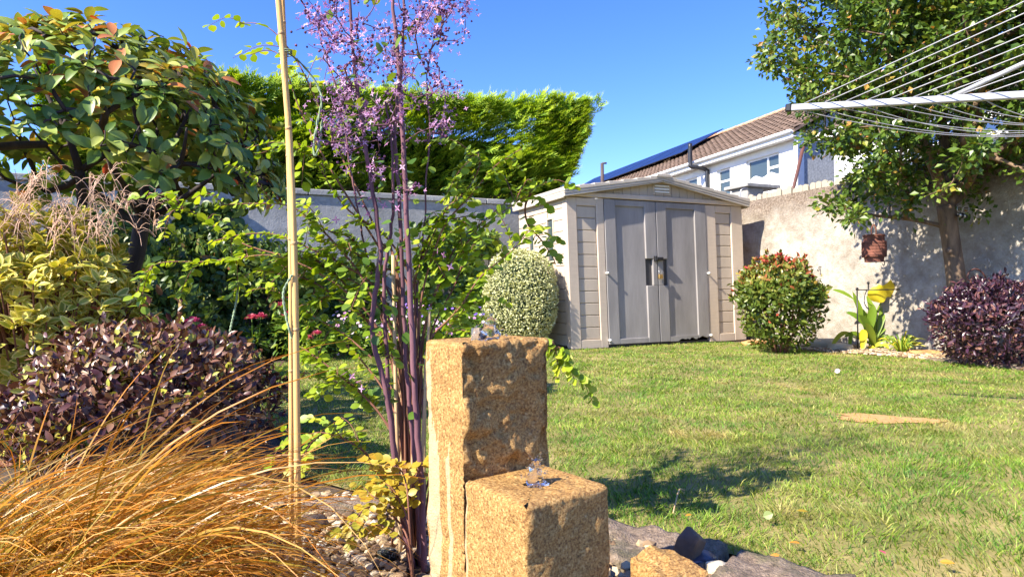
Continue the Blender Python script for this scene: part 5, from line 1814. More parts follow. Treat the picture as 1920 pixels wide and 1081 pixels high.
# ================================================================== fountain pillars
t = NT('yellow_granite')
co = t.coord()
g1 = t.noise(210, 5, 0.75, co)
g2 = t.noise(22, 4, 0.6, co)
c = t.ramp(g1, [(0.3, (0.07, 0.03, 0.01)), (0.41, (0.27, 0.13, 0.03)), (0.53, (0.52, 0.3, 0.085)), (0.66, (0.7, 0.48, 0.2)), (0.8, (0.82, 0.68, 0.43))])
c = t.mix(0.55, c, t.ramp(g2, [(0.3, (0.6, 0.5, 0.4)), (0.7, (1, 1, 1))]), 'MULTIPLY')
lime = t.attr('mar')
c = t.mix(t.ramp(t.n('Math', _operation='ADD', i0=lime, i1=t.n('Math', _operation='MULTIPLY', i0=t.noise(30, 4, 0.6, co), i1=0.35).outputs[0]).outputs[0], [(0.72, 0.0), (0.9, 0.8)]), c, (0.6, 0.44, 0.25))
M['granite'] = t.done(t.principled(Base__Color=c, Roughness=0.62, Normal=t.bump(t.n('Math', _operation='ADD', i0=g1, i1=t.noise(30, 4, vec=co)).outputs[0], 0.8, 0.006)).outputs[0])


def pillar(name, label, o, ua, va, a, b, top, rough, seed, stains):
    """o: front corner; ua, va: unit edge directions; a, b: lengths"""
    st = 0.0042
    nu, nv, nz = int(a / st), int(b / st), int((top + 0.05) / st)
    per = [(o + ua * a * i / nu, 0) for i in range(nu)] + [(o + ua * a + va * b * i / nv, 1) for i in range(nv)] + \
          [(o + va * b + ua * a * (1 - i / nu), 2) for i in range(nu)] + [(o + va * b * (1 - i / nv), 3) for i in range(nv)]
    pp = np.array([q[0] for q in per])
    fid = np.array([q[1] for q in per])
    nrmls = np.array([-va, ua, va, -ua])[fid]
    # softened corners
    cen = o + ua * a / 2 + va * b / 2
    lu, lv = (pp - cen) @ ua / (a / 2), (pp - cen) @ va / (b / 2)
    e = 30
    k = (np.abs(lu) ** e + np.abs(lv) ** e) ** (-1 / e)
    pp = cen + (pp - cen) * k[:, None]
    zz = np.linspace(-0.05, top, nz)
    m = len(per)
    V = np.repeat(pp[None], nz, 0)
    V[:, :, 2] = zz[:, None]
    q = V.reshape(-1, 3)
    dsp = np.array([rough[f] for f in fid])
    big = fbm(q * 13, 3, seed).reshape(nz, m)
    cr_ = fbm(q * 38, 4, seed + 5).reshape(nz, m)
    pit = -np.clip(-fbm(q * 60, 3, seed + 9).reshape(nz, m) - 0.25, 0, 1)
    rel = dsp[None] * (0.7 * big + 0.5 * cr_ + 0.7 * pit)
    # round over the top edge
    tz = np.clip((zz - (top - 0.007)) / 0.007, 0, 1)
    inset = 0.007 * (1 - np.sqrt(np.clip(1 - tz ** 2, 0, 1)))
    nn_ = nrm((nrmls + 0.0))
    V = V + nn_[None] * (rel - inset[:, None] * (1 + 6 * 0))[..., None]
    i, j = np.meshgrid(np.arange(nz - 1), np.arange(m), indexing='ij')
    j2 = (j + 1) % m
    Q = np.stack([i * m + j, i * m + j2, (i + 1) * m + j2, (i + 1) * m + j], -1).reshape(-1, 4)
    lime = np.zeros((nz, m))
    for (u0, wdt, zt) in stains:      # white lime runs down the lit side
        uu = ((pp - o) @ va)
        run = np.exp(-((uu[None] - u0 - 0.006 * fbm(np.stack([zz * 14, zz * 0, zz * 0 + u0], -1), 2, 4)[:, None]) / wdt) ** 2)
        lime = np.maximum(lime, run * (zz[:, None] < zt + 0.02 * np.sin(uu[None] * 300)) * (fid == 3)[None])
    # top: rings closing to the middle
    tv, tl = [], []
    ring = V[-1]
    nr = 16
    for r in range(1, nr + 1):
        f = 1 - r / nr
        p = cen * np.array([1, 1, 0]) + (ring * np.array([1, 1, 0]) - cen * np.array([1, 1, 0])) * f
        rad = np.linalg.norm(p - cen * np.array([1, 1, 0]), axis=1)
        p[:, 2] = top + 0.0022 * fbm(p * 60, 3, seed + 3) - 0.006 * np.exp(-(rad / 0.03) ** 2)
        tv.append(p)
    tvs = np.concatenate(tv)
    b0 = nz * m
    Q2 = []
    prev = (nz - 1) * m + np.arange(m)
    for r in range(nr):
        cur = b0 + r * m + np.arange(m)
        Q2.append(np.stack([prev, np.roll(prev, -1), np.roll(cur, -1), cur], -1))
        prev = cur
    V = np.concatenate([V.reshape(-1, 3), tvs])
    mb = MB().add(V, [Q, np.concatenate(Q2)], mar=np.concatenate([lime.ravel(), np.zeros(len(tvs))]))
    ob = mb.build(name, M['granite'], None, True)
    tag(ob, label, 'fountain')
    return cen


H_ = 0.325
zs_ = CAM[2] - H_
fs = G(986, 950, zs_)
UA, VA = nrm(np.array([0.8, 0.6, 0.0])), nrm(np.array([-0.6, 0.8, 0.0]))
c_small = pillar('stone_pillar', 'short square yellow granite fountain pillar with bubbling water', fs, UA, VA, 0.178, 0.175, zs_, (0.004, 0.004, 0.004, 0.0035), 31, [(0.168, 0.006, 0.34)])
ft = fs + VA * 0.179 + UA * 0.004
zt_ = 0.592
c_tall = pillar('stone_pillar', 'tall rough yellow granite fountain pillar behind the short one', ft, UA, VA, 0.196, 0.135, zt_, (0.014, 0.006, 0.006, 0.004), 37, [(0.1, 0.02, 0.42), (0.118, 0.012, 0.57), (0.05, 0.009, 0.4), (0.085, 0.006, 0.36)])

for (nm, lab, c0, w, d_, top, rz, mt) in (('tan_block', 'sunlit tan stone block beside the short pillar', (0.255, 1.075), 0.098, 0.105, 0.228, 0.42, 'granite'),
                                          ('slate_stone', 'blue-black slate block between the short pillar and tan block', (0.19, 0.985), 0.1, 0.09, 0.2, 0.55, 'blue_stone')):
    bm = box_bm(-w / 2, w / 2, -d_ / 2, d_ / 2, -0.02, top, 0.006)
    bmesh.ops.subdivide_edges(bm, edges=bm.edges[:], cuts=5, use_grid_fill=True)
    for v in bm.verts:
        v.co += Vector(0.009 * np.array([fbm((np.array(v.co) * 26 + 5 * i)[None], 3, 90 + i)[0] for i in range(3)]))
    tag(MB().bm(place(bm, (c0[0], c0[1], 0), rz)).build(nm, M[mt]), lab, 'stone')


t = NT('clear_water')
p = t.principled(Base__Color=(0.95, 0.97, 1), Roughness=0.02, IOR=1.33)
p.inputs['Transmission Weight'].default_value = 1.0
t.set(p, 'Normal', t.bump(t.noise(120, 3, vec=t.coord()), 0.5, 0.004))
M['water'] = t.done(p.outputs[0])
t = NT('acrylic')
p = t.principled(Base__Color=(0.95, 0.97, 1), Roughness=0.12, IOR=1.2)
p.inputs['Transmission Weight'].default_value = 0.9
M['acrylic'] = t.done(p.outputs[0])


def spout(label, c, r, h, seed, lean):
    n, k = 26, 18
    th = np.arange(n) * 2 * math.pi / n
    V = []
    for i in range(k):
        u = i / (k - 1)
        rad = r * (1.0 - 0.3 * u) * math.sqrt(max(0.0, 1 - u ** 5)) + (0.35 * r * math.exp(-u * 14))
        ring = np.stack([rad * np.cos(th), rad * np.sin(th), np.full(n, h * u)], -1)
        ring[:, 0] += lean * u * u
        d_ = ring.copy()
        d_[:, 2] *= 1.0
        ring[:, :2] *= (1 + 0.55 * fbm(ring * np.array([110, 110, 90]) + seed, 3, seed))[:, None]
        V.append(ring + c)
    V = np.concatenate(V + [np.array([[c[0] + lean, c[1], c[2] + h * 1.01]]), np.array([[c[0], c[1], c[2]]])])
    i, j = np.meshgrid(np.arange(k - 1), np.arange(n), indexing='ij')
    j2 = (j + 1) % n
    Q = np.stack([i * n + j, i * n + j2, (i + 1) * n + j2, (i + 1) * n + j], -1).reshape(-1, 4)
    a = np.arange(n)
    T3 = np.concatenate([np.stack([(k - 1) * n + a, (k - 1) * n + (a + 1) % n, np.full(n, k * n)], -1), np.stack([(a + 1) % n, a, np.full(n, k * n + 1)], -1)])
    mbw = MB().add(V, [Q, T3])
    for q_ in range(34):                     # thrown drops and beads round the jet
        a_, u_ = rng.random() * 6.283, rng.random()
        cc = c + np.array([math.cos(a_) * r * (0.7 + 1.5 * (1 - u_)), math.sin(a_) * r * (0.7 + 1.5 * (1 - u_)), 0.005 + h * u_ * 1.08])
        db = bmesh.new()
        bmesh.ops.create_icosphere(db, subdivisions=1, radius=0.0009 + 0.0016 * rng.random())
        mbw.bm(place(db, cc))
    o = mbw.build('water_spout', M['water'], None, True)
    tag(o, label, 'water')


spout('clear bubbling water on the short pillar', np.array([c_small[0], c_small[1], zs_ - 0.004]), 0.014, 0.046, 3, 0.002)
wt = P(917, 640, c_tall[1] - 0.02)
spout('clear water jet on the tall pillar beside a plastic tube', np.array([wt[0], wt[1], zt_ - 0.003]), 0.0165, 0.045, 9, 0.004)
at_ = P(894, 640, c_tall[1] - 0.02)
V, Q = lathe([(0.0095, zt_ - 0.002), (0.0105, zt_ + 0.001), (0.0105, zt_ + 0.022), (0.0085, zt_ + 0.022), (0.0085, zt_ + 0.001)], at_, 20)
tag(MB().add(V, Q).build('clear_tube', M['acrylic'], None, True), 'short clear plastic tube on top of the tall pillar', 'tube')

# ================================================================== bamboo canes
M['bamboo'] = bark_mat('bamboo', (0.6, 0.35, 0.11), (0.76, 0.5, 0.19), 26, 0.05)
M['bamboo_node'] = bark_mat('bamboo_node', (0.42, 0.25, 0.1), (0.6, 0.42, 0.2), 26)
for (lab, pts, r, dep) in (('thick pale bamboo cane standing tallest in the border', [(559, 1078), (557, 800), (553, 520), (545, 300), (532, 120), (517, -60)], 0.0074, 1.44),
                           ('thin bamboo cane tied against the thick one', [(546, 1078), (546, 760), (545, 480), (541, 300), (535, 120), (527, -60)], 0.0056, 1.46)):
    path = smooth_path([P(a, b, dep) for a, b in pts], 60)
    path[0, 2] = -0.02
    cn = thing('bamboo_cane', lab, 'cane', (path[0, 0], path[0, 1], 0))
    L = np.concatenate([[0], np.cumsum(np.linalg.norm(np.diff(path, axis=0), axis=1))])
    rad = r * (1 - 0.12 * L / L[-1])
    MB().tube(path, rad, 12).build('cane', M['bamboo'], cn, True)
    for s_ in np.arange(0.12, L[-1], 0.235):
        s2 = s_ + 0.03 * rng.normal()
        c1 = np.array([np.interp(s2, L, path[:, i]) for i in range(3)])
        c2 = np.array([np.interp(s2 + 0.004, L, path[:, i]) for i in range(3)])
        dd = nrm(c2 - c1)
        rr_ = float(np.interp(s2, L, rad))
        MB().tube([c1 - dd * 0.004, c1 - dd * 0.0015, c1 + dd * 0.0015, c1 + dd * 0.004], [rr_ * 0.99, rr_ * 1.14, rr_ * 1.14, rr_ * 0.99], 12).build('node_ring', M['bamboo_node'], cn, True)
# twine
M['twine'] = plain_mat('green_twine', (0.27, 0.36, 0.22), 0.95, var=0.4, scale=60)


def twine(label, pts, r=0.0022):
    path = smooth_path(pts, 60)
    mb = MB()
    for ph in (0, math.pi):
        th = np.linspace(0, 46, 60) + ph
        mb.tube(path + 0.7 * r * np.stack([np.cos(th), np.sin(th), 0 * th], -1), r * 0.8, 5)
    tag(mb.build('twine', M['twine'], None, True), label, 'twine')


tc = P(535, 98, 1.45)
th = np.linspace(0, 5 * math.pi, 40)
twine('green twine knotted round both bamboo canes near the top', np.stack([tc[0] + 0.0135 * np.cos(th), tc[1] + 0.0125 * np.sin(th), tc[2] + np.linspace(-0.006, 0.006, 40)], -1), 0.0016)
twine('long green twine looping down from the cane tie beside the lilac flowers', [P(541, 99, 1.44), P(570, 125, 1.5), P(595, 160, 1.52), P(603, 190, 1.52), P(595, 230, 1.52), P(588, 275, 1.52), P(592, 292, 1.52), P(600, 262, 1.53), P(604, 225, 1.53)])
twine('green twine hanging straight down left of the bamboo canes', [P(447, 530, 1.7), P(444, 560, 1.7), P(438, 590, 1.7), P(431, 622, 1.7)])
twine('green twine sagging along the bamboo canes at mid height', [P(548, 515, 1.43), P(532, 545, 1.43), P(534, 580, 1.43), P(542, 615, 1.43), P(548, 635, 1.44)])


# ================================================================== meadow rue (purple stems, lilac flowers)
DM = 1.56
mb0 = P(778, 1075, DM) * np.array([1, 1, 0])
mr = thing('meadow_rue', 'tall meadow rue with purple stems and airy lilac flowers', 'flowers', mb0)
stems = [([(772, 1070), (745, 900), (733, 800), (722, 720), (700, 640), (699, 580), (712, 500), (711, 440), (694, 330), (676, 220), (664, 120), (655, -20), (650, -250)], 0.0085, 0.0),
         ([(778, 1075), (755, 950), (742, 850), (728, 720), (722, 600), (722, 500), (735, 420), (737, 330), (731, 240), (724, 190)], 0.0068, 0.05),
         ([(795, 1080), (792, 950), (786, 850), (777, 700), (770, 560), (764, 440), (757, 300), (750, 160), (742, 60), (735, -40), (730, -450)], 0.0092, -0.03),
         ([(788, 1075), (780, 900), (768, 760), (757, 600), (753, 480), (748, 360), (741, 250), (752, 130), (757, 60), (758, -40), (780, -350)], 0.0072, 0.06),
         ([(790, 1075), (797, 900), (790, 700), (783, 560), (794, 440), (800, 330), (806, 240), (800, 150), (815, 60)], 0.0036, 0.1),
         ([(786, 1075), (770, 800), (756, 650), (735, 560), (690, 480), (668, 380), (655, 300), (640, 200), (610, 100), (590, 30)], 0.0038, 0.12)]
roots = []
for pts, r, dz in stems:
    path = smooth_path([P(a, b, DM + dz) for a, b in pts], 46)
    roots.append(path)
    MB().tube(path + 0.0012 * rng.normal(size=path.shape), np.array([r, r * 0.95, r * 0.75, r * 0.45]) * 0.8, 8).build('stem', M['stem_purple'], mr, True)
# joints on the stems
tg = []
fl = []
regions = [((640, 120), (60, 105), 46), ((630, 220), (36, 55), 26), ((590, 40), (50, 50), 20), ((780, 70), (75, 80), 44), ((840, 35), (50, 42), 22), ((770, 200), (70, 60), 24), ((700, 70), (60, 90), 26), ((690, 270), (40, 50), 10), ((830, 190), (32, 50), 10), ((720, 340), (60, 40), 8)]
regions += [((700, -150), (150, 130), 90), ((760, -380), (130, 150), 60)]
for (cx, cy), (sx, sy), n in regions:
    for _ in range(n):
        px_, py_ = cx + sx * rng.uniform(-1, 1), cy + sy * rng.uniform(-1.15, 1)
        tg.append(P(px_, py_, DM + 0.05 + 0.11 * rng.normal()))
sk = skeleton([r[20:] for r in roots], tg, 0.00085, 0.42, 0.1, 0.1, order_from=roots[2][25])
mb = MB()
for pts, r in sk:
    mb.tube(pts, np.minimum(r, 0.004), 4, cap=False)
mb.build('flower_stalks', M['stem_purple'], mr, True, 'stuff')
FLOWER = T_(*(lambda: (
    [(0, 0, 0)] + [(math.cos(a + o) * rr, math.sin(a + o) * rr, hh) for a in np.arange(4) * math.pi / 2 for (o, rr, hh) in ((-0.5, 0.45, 0.1), (0.0, 1.0, -0.02), (0.5, 0.45, 0.1))],
    [(0, 1 + 3 * k, 2 + 3 * k, 3 + 3 * k) for k in range(4)]))())
pos, dr, no = [], [], []
bp = []
for pts, r in sk:
    e = pts[-1]
    for _ in range(rng.integers(7, 14)):
        i = max(0, len(pts) - 1 - int(abs(rng.normal()) * 2.2))
        p = pts[i] + rng.normal(size=3) * 0.012
        (pos if rng.random() < 0.62 else bp).append(p)
pos, bp = np.array(pos), np.array(bp)
foliage(mr, FLOWER, pos, rand_dir(len(pos)), nrm(rand_dir(len(pos)) * 0.8 + np.array([-0.3, -0.6, 0.1])), 0.0058 + 0.0045 * rng.random(len(pos)), M['f_lilac'], None, 1.0, 260, 'flower', 'blossoms')
ico = bmesh.new()
bmesh.ops.create_icosphere(ico, subdivisions=1, radius=0.5)
ico.verts.index_update()
IC = T_([v.co[:] for v in ico.verts], [tuple(w.index for w in f.verts) for f in ico.faces])
ico.free()
V, F, r, m = cloud_mesh(IC, bp, rand_dir(len(bp)), rand_dir(len(bp)), 0.0055 + 0.003 * rng.random(len(bp)), rng.random(len(bp)))
link('buds', mesh_data('buds', V, F, {'rnd': r, 'mar': m}), M['f_bud'], mr, 'stuff')
# a few stray low blossoms and the fine leaves
low = np.array([P(a, b, DM + 0.02 * rng.normal()) for a, b in ((735, 378), (720, 385), (745, 390), (712, 375), (690, 400), (630, 412), (820, 470), (832, 478), (844, 500), (650, 320), (700, 300), (672, 715), (660, 705), (645, 700), (678, 728))])
foliage(mr, FLOWER, low, rand_dir(len(low)), nrm(rand_dir(len(low)) + np.array([0, -1.0, 0])), 0.011, M['f_lilac'], None, 1.0, 20, 'flower', 'blossoms')
pos, dr, no = [], [], []
for pts, r, dz in stems[:4]:
    for (a, b) in pts[3:-1]:
        for _ in range(7):
            pos.append(P(a, b, DM + dz) + rng.normal(size=3) * np.array([0.05, 0.05, 0.03]))
pos = np.array(pos)
foliage(mr, ROUND, pos, rand_dir(len(pos)), nrm(rand_dir(len(pos)) * 0.6 + np.array([0, -0.2, 1])), 0.02 + 0.012 * rng.random(len(pos)), M['l_fresh'], None, 0.95, 60)

# dry cut canes round the foot of the meadow rue
for i, (bx, tx, ty, r) in enumerate(((752, 737, 478, 0.0055), (764, 749, 520, 0.006), (775, 790, 545, 0.0045), (783, 806, 575, 0.0048), (758, 762, 610, 0.005), (745, 752, 640, 0.006), (792, 798, 660, 0.0045), (770, 742, 690, 0.0045), (785, 775, 505, 0.0036), (762, 780, 760, 0.004))):
    b = P(bx, 1076, 1.66 + 0.05 * (i % 3))
    b[2] = -0.01
    e = P(tx, ty, 1.64 + 0.05 * (i % 3))
    path = smooth_path([b, (b + e) / 2 + rng.normal(size=3) * 0.008, e], 14)
    o = MB().tube(path, [r, r * 0.85], 8).build('cut_stalk', M['cane'], None, True)
    tag(o, ('tallest dry beige cut stalk, left among the purple stems', 'second-left thick dry stalk with a cut top at mid height', 'slim dry stalk leaning right behind the thickest purple stem', 'rightmost dry stalk, beside the tall pillar top',
            'pale dry stalk straight in the middle of the purple stems', 'thick short dry stalk just right of the bent purple stem', 'short thin dry stalk close to the tall pillar edge', 'dry stalk leaning left, crossing behind the bent purple stem',
            'thinnest tall dry stalk behind the two middle purple stems', 'shortest dry stalk leaning right at the meadow rue foot')[i], 'stalk', 'dry cut stalks at the meadow rue base')

# ================================================================== lime-leaved arching shrub
LB = P(770, 1070, 1.68) * np.array([1, 1, 0])
ls = thing('lime_shrub', 'arching shrub with small round lime leaves around the bamboo canes', 'shrub', LB)
Z = 1.66
arch = [
    [(770, 900), (750, 700), (690, 590), (600, 490), (480, 470), (350, 392), (318, 408), (305, 445)],
    [(765, 850), (720, 640), (640, 540), (520, 480), (400, 490), (300, 492), (272, 515)],
    [(760, 760), (700, 560), (640, 470), (590, 420), (540, 385), (460, 382), (400, 385)],
    [(770, 800), (735, 650), (660, 580), (590, 530), (540, 515), (470, 510), (430, 560)],
    [(765, 820), (720, 700), (650, 630), (600, 600), (540, 560), (500, 530)],
    [(775, 880), (735, 760), (690, 690), (640, 640), (600, 640), (560, 680), (530, 690)],
    [(775, 900), (740, 820), (690, 750), (640, 720), (590, 700), (540, 700)],
    [(775, 940), (720, 880), (660, 830), (600, 810), (560, 820), (530, 800)],
    [(780, 800), (790, 640), (830, 520), (890, 440), (960, 385), (1015, 345)],
    [(785, 760), (800, 600), (850, 470), (900, 420), (970, 365), (1030, 342)],
    [(780, 700), (790, 560), (830, 430), (880, 370), (930, 310), (990, 272)],
    [(785, 780), (800, 650), (860, 580), (900, 520), (960, 470), (985, 440)],
    [(1000, 355), (985, 385), (990, 420), (1015, 450), (1035, 480), (1042, 495)],
    [(780, 620), (770, 520), (720, 440), (660, 400), (620, 350), (585, 290), (560, 285)],
    [(775, 600), (790, 480), (830, 400), (880, 350), (900, 300), (870, 290)],
    [(760, 560), (700, 420), (620, 250), (560, 120), (500, 50), (440, 45)],
    [(770, 560), (690, 430), (610, 300), (560, 200), (520, 100), (460, 105)],
    [(775, 640), (760, 520), (700, 500), (660, 470), (600, 450), (570, 430)],
    [(780, 780), (810, 700), (830, 640), (860, 590), (900, 560)],
    [(770, 860), (700, 760), (620, 690), (580, 660), (545, 640)],
    [(770, 720), (720, 560), (650, 500), (590, 470), (520, 440), (450, 440), (390, 455)],
    [(780, 900), (900, 800), (1000, 690), (1045, 650), (1065, 680), (1078, 715)],
    [(780, 900), (900, 780), (990, 660), (1035, 640), (1045, 690), (1040, 715)],
    [(775, 820), (760, 600), (745, 480), (790, 420), (850, 410), (900, 400)],
    [(770, 800), (740, 640), (680, 540), (620, 510), (560, 470), (500, 500)],
    [(770, 760), (730, 600), (670, 460), (610, 430), (560, 400)],
    [(780, 760), (810, 620), (850, 540), (880, 470), (930, 440)],
    [(770, 840), (750, 720), (700, 620), (650, 560), (600, 560), (570, 590)],
    [(780, 700), (770, 560), (800, 470), (840, 390), (900, 350)],
]
pos, dr, no, rn = [], [], [], []
for ai, a in enumerate(arch):
    dz = 0.12 * rng.normal() if ai not in (21, 22) else 0.0
    zs2 = Z + np.linspace(0, dz, len(a))
    path = smooth_path([P(x, y, z) for (x, y), z in zip(a, zs2)], 34)
    first = path if ai == 12 else smooth_path(np.concatenate([[LB + np.array([0.02 * rng.normal(), 0.02 * rng.normal(), 0])], path])[::3], 40)
    MB().tube(first, [0.0034, 0.0024, 0.001], 5).build('branch', M['stem_red'], ls, True)
    nn2 = len(path)
    sub = [path[10:]]
    for _ in range(5 if ai not in (12, 21, 22) else 1):
        i = rng.integers(9, nn2 - 2)
        o = nrm(rand_dir(1)[0] + np.array([0, 0, -0.1]) + 0.8 * nrm(path[i + 1] - path[i]))
        l = rng.uniform(0.05, 0.15)
        q = smooth_path([path[i], path[i] + o * l * 0.5 + np.array([0, 0, 0.01]), path[i] + o * l - np.array([0, 0, 0.02])], 8)
        MB().tube(q, [0.0013, 0.0007], 4, cap=False).build('twig', M['stem_red'], ls, True)
        sub.append(q)
    for q in sub:
        L = np.concatenate([[0], np.cumsum(np.linalg.norm(np.diff(q, axis=0), axis=1))])
        step = 0.0125 if ai not in (15, 16) else 0.03
        for s_ in np.arange(0.01, L[-1], step):
            c0 = np.array([np.interp(s_, L, q[:, k]) for k in range(3)])
            tdir = nrm(np.array([np.interp(s_ + 0.01, L, q[:, k]) for k in range(3)]) - c0 + 1e-5)
            side = nrm(np.cross(tdir, np.array([0, 0, 1.0]) + 0.3 * rand_dir(1)[0]))
            for sg in (-1, 1):
                if rng.random() < 0.2:
                    continue
                pos.append(c0 + side * sg * 0.004)
                dr.append(nrm(side * sg + tdir * 0.4 + np.array([0, 0, -0.15]) + 0.35 * rand_dir(1)[0]))
                no.append(np.array([-0.45, -0.5, 0.75]) + 0.5 * rand_dir(1)[0])
pos, dr, no = np.array(pos), np.array(dr), nrm(np.array(no))
rn = np.clip(0.15 + 0.6 * rng.random(len(pos)) + 0.15 * fbm(pos * 6, 2, 5), 0, 0.95)
foliage(ls, ROUND, pos, dr, no, 0.019 + 0.013 * rng.random(len(pos)), M['l_lime'], rn, 0.95, 300)

# low sprig with yellowing leaves at its foot
ys = thing('yellowing_sprig', 'low sprig of yellow and orange leaves beside the tall pillar', 'plant', P(775, 1075, 1.5) * np.array([1, 1, 0]))
pos, dr, no = [], [], []
yb = P(775, 1075, 1.5) * np.array([1, 1, 0])
for a in ([(765, 1000), (740, 930), (710, 890), (690, 862)], [(768, 980), (760, 900), (740, 870), (715, 865)], [(765, 1010), (730, 960), (690, 950), (660, 980), (630, 1000)], [(768, 1000), (770, 920), (785, 880), (790, 866)], [(766, 1000), (735, 945), (700, 930), (680, 910)], [(760, 1020), (720, 985), (690, 990), (650, 1010)], [(768, 990), (750, 940), (730, 910), (700, 905)]):
    path = smooth_path([yb] + [P(x, y, 1.5 + 0.03 * rng.normal()) for x, y in a], 26)
    MB().tube(path, [0.003, 0.001], 5).build('branch', M['stem_red'], ys, True)
    for i in range(10, 26):
        for sg in (-1, 1):
            td = nrm(path[min(i + 1, 25)] - path[i - 1])
            side = nrm(np.cross(td, np.array([0, -0.4, 1.0])))
            pos.append(path[i] + side * sg * 0.004 + rng.normal(size=3) * 0.004)
            dr.append(nrm(side * sg + 0.4 * td + 0.4 * rand_dir(1)[0]))
            no.append(np.array([-0.2, -0.5, 0.9]) + 0.5 * rand_dir(1)[0])
pos = np.array(pos)
foliage(ys, ROUND, pos, np.array(dr), nrm(np.array(no)), 0.017 + 0.013 * rng.random(len(pos)), M['l_yellow'], np.clip(0.5 * rng.random(len(pos)) + (pos[:, 2] - 0.15) * 1.6, 0, 0.99), 0.95, 200)

# ================================================================== orange sedge in the foreground
sb = np.array([-0.96, 1.2, 0.0])
se = thing('orange_sedge', 'arching clump of orange-brown sedge grass in the foreground', 'grass', sb)


def sedge_blades(n, widths, lens):
    a = rng.random(n) * 6.283
    a = np.where(rng.random(n) < 0.5, a, rng.normal(size=n) * 0.7 + 0.0)       # combed towards the right
    L = rng.uniform(*lens, n)
    el = rng.uniform(0.85, 1.5, n)
    o = np.stack([np.cos(a), np.sin(a), np.zeros(n)], -1)
    k = 11
    u = np.linspace(0, 1, k)
    # bending: elevation falls along the blade
    drop = rng.uniform(1.1, 2.4, n)
    P_ = np.zeros((n, k, 3))
    P_[:, 0] = sb + np.stack([rng.normal(size=n) * 0.13, rng.normal(size=n) * 0.12, np.zeros(n)], -1)
    sway = rng.normal(size=n) * 0.35
    for i in range(1, k):
        e = el - drop * (u[i] ** 1.25)
        e = np.maximum(e, -0.9)
        az = a + sway * u[i]
        oo = np.stack([np.cos(az), np.sin(az), np.zeros(n)], -1)
        P_[:, i] = P_[:, i - 1] + (L / (k - 1))[:, None] * (oo * np.cos(e)[:, None] + np.array([0, 0, 1.0]) * np.sin(e)[:, None])
    P_[:, :, 2] = np.maximum(P_[:, :, 2], 0.006)
    w = rng.uniform(*widths, n)
    d = np.gradient(P_, axis=1)
    s = nrm(np.cross(d, np.array([0.2, 0.9, 0.25]) + 0.7 * rand_dir(n)[:, None, :]))
    ww = (w[:, None] * np.sin(math.pi * np.clip(0.25 + 0.75 * u, 0, 1))[None] ** 0.8)[..., None]
    V = np.stack([P_ - s * ww / 2, P_ + s * ww / 2], 2)       # n,k,2,3
    return V, np.tile(np.repeat(u, 2), n).reshape(n, k * 2), k


def sedge_mesh(V, mar, rnd, k):
    n = len(V)
    i = np.arange(k - 1)
    Q = np.stack([2 * i, 2 * i + 1, 2 * i + 3, 2 * i + 2], -1)
    Q = (Q[None] + (np.arange(n) * 2 * k)[:, None, None]).reshape(-1, 4)
    return V.reshape(-1, 3), Q, np.repeat(rnd, 2 * k), mar.ravel()


V, mar, k = sedge_blades(7000, (0.0016, 0.0036), (0.32, 0.63))
v, q, r, m = sedge_mesh(V, mar, rng.random(7000), k)
link('blades', mesh_data('blades', v, [q], {'rnd': r, 'mar': m}), M['sedge'], se, 'stuff')
V, mar, k = sedge_blades(200, (0.003, 0.0048), (0.5, 0.9))
for i in range(200):
    v, q, r, m = sedge_mesh(V[i:i + 1], mar[i:i + 1], rng.random(1), k)
    link('blade', mesh_data('blade', v, [q], {'rnd': r, 'mar': m}), M['sedge'], se)

# ================================================================== rotary clothes dryer
M['alu'] = plain_mat('grey_aluminium', (0.42, 0.43, 0.46), 0.45, metal=0.2, var=0.06)
M['line'] = plain_mat('pvc_clothes_line', (0.46, 0.46, 0.48), 0.5, var=0.05)
HUB = np.array([2.42, 2.44, 1.43])
tip1 = P(1475, 203, 3.0)
ra = tip1 - HUB
rx_, ry_ = ra[0], ra[1]
tips = [tip1, HUB + np.array([-ry_, rx_, ra[2] + 0.14]) * np.array([1, 1, 1]), HUB + np.array([ry_, -rx_, ra[2]]), HUB + np.array([-rx_, -ry_, ra[2]])]
tips[1], tips[2] = HUB + np.array([-ry_, rx_, 0]) + np.array([0, 0, ra[2] + 0.12]), HUB + np.array([ry_, -rx_, 0]) + np.array([0, 0, ra[2]])
order = [0, 1, 3, 2]
cd = thing('rotary_clothes_dryer', 'grey rotary clothes dryer arms and lines at upper right', 'clothes dryer', (HUB[0], HUB[1], 0))
MB().tube([(HUB[0], HUB[1], -0.02), (HUB[0], HUB[1], 1.78)], 0.022, 12).build('pole', M['alu'], cd, True)
V, Q = lathe([(0.022, HUB[2] - 0.06), (0.05, HUB[2] - 0.05), (0.05, HUB[2] + 0.04), (0.022, HUB[2] + 0.05)], HUB, 16)
MB().add(V, Q).build('hub', M['black_pipe'], cd, True)
V, Q = lathe([(0.022, 1.7), (0.045, 1.71), (0.045, 1.78), (0.0, 1.785)], HUB, 16)
MB().add(V, Q).build('top_hub', M['black_pipe'], cd, True)
for tpp in tips:
    dd = nrm(tpp - HUB)
    sd2 = nrm(np.cross(dd, np.array([0, 0, 1.0])))
    Mx = frame_matrix(HUB, dd, sd2, np.cross(dd, sd2))
    Ln = np.linalg.norm(tpp - HUB)
    MB().bm(box_bm(0.03, Ln - 0.02, -0.011, 0.011, -0.0155, 0.0155, 0.004), Mx).build('arm', M['alu'], cd)
    MB().bm(box_bm(Ln - 0.0199, Ln + 0.006, -0.0135, 0.0135, -0.018, 0.018, 0.005), Mx).build('end_cap', M['black_pipe'], cd)
    a = HUB + (tpp - HUB) * 0.48 + np.array([0, 0, 0.012])
    MB().tube([a, np.array([HUB[0], HUB[1], 1.735])], 0.0105, 8).build('strut', M['alu'], cd, True)
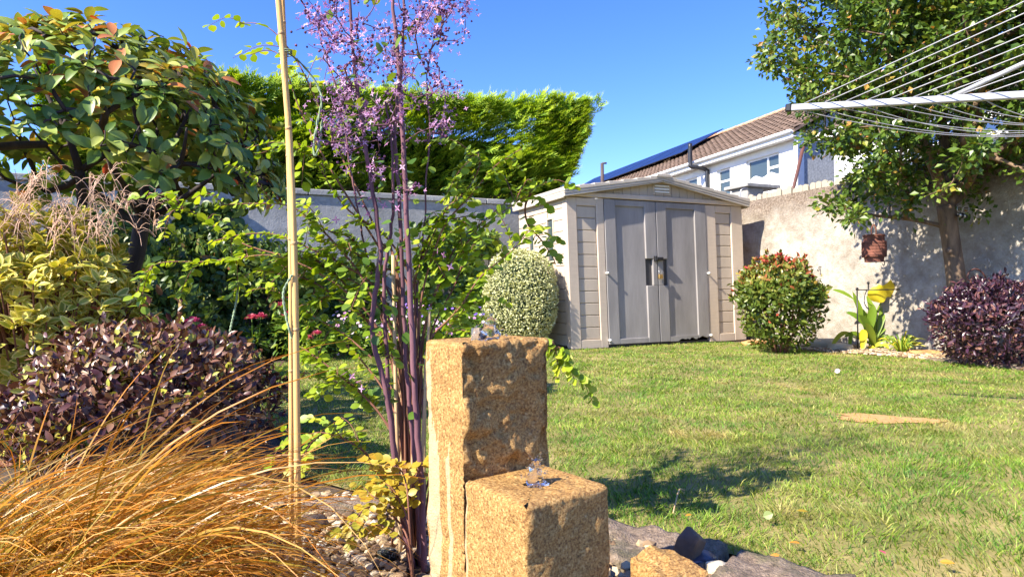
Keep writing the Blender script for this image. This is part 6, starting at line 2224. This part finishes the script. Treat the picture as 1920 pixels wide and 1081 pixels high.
for q in range(4):
    A, B = tips[order[q]], tips[order[(q + 1) % 4]]
    for j in range(9):
        s_ = 0.94 - j * 0.069
        a = HUB + (A - HUB) * s_
        b = HUB + (B - HUB) * s_
        lift = 0.018 if q == 0 else -0.018
        a, b = a + np.array([0, 0, lift]), b + np.array([0, 0, lift])
        u = np.linspace(0, 1, 14)
        sag = (0.004 if q == 0 else 0.045) * (0.6 + 0.8 * rng.random())
        MB().tube(a + (b - a) * u[:, None] - np.array([0, 0, 1.0]) * (sag * 4 * u * (1 - u))[:, None], 0.0022, 5).build('line', M['line'], cd, True)

# ================================================================== litter on the lawn
for (lab, px_, py_, sz, mt, r, T) in (('small pink petal lying on the lawn', 1565, 704, 0.045, 'f_pale', 0.4, ROUND), ('pale green fallen leaf on the lawn', 1431, 987, 0.03, 'l_hosta', 0.9, ROUND),
                                      ('orange fallen leaf on the lawn near the slabs', 1500, 1040, 0.028, 'l_yellow', 0.99, LEAF), ('brown fallen leaf at the lawn edge by the slabs', 1462, 1062, 0.028, 'l_yellow', 0.95, LEAF),
                                      ('dry tan leaf on the open lawn', 1516, 978, 0.04, 'l_yellow', 0.6, NARROW), ('orange leaf on the lawn edge above the tan block', 1297, 983, 0.02, 'l_yellow', 0.9, LEAF),
                                      ('reddish fallen leaf at the lower lawn edge', 1662, 1060, 0.02, 'f_pink', 0.2, LEAF), ('tan fallen leaf at the very bottom of the lawn', 1762, 1076, 0.03, 'l_yellow', 0.85, LEAF)):
    g = G(px_, py_)
    s_, d_, n_ = basis(rand_dir(1), np.array([[0.2, -0.35, 1.0]]))
    V, F, rr_, mm = cloud_mesh(T, g[None] + np.array([[0, 0, 0.03]]), d_ * np.array([1, 1, 0.2]), n_, sz, np.array([r]))
    o = link('fallen_leaf' if 'petal' not in lab else 'fallen_petal', mesh_data('fallen_leaf', V, F, {'rnd': rr_, 'mar': mm}), M[mt])
    tag(o, lab, 'petal' if 'petal' in lab else 'leaf')
a, b = G(1262, 968), G(1284, 930)
tag(MB().tube(smooth_path([a + np.array([0, 0, 0.01]), (a + b) / 2 + np.array([0, 0, 0.05]), b + np.array([0, 0, 0.02])], 10), [0.0028, 0.0015], 5).build('dry_stalk', M['cane'], None, True), 'single dry grass stalk leaning at the lawn edge', 'stalk')
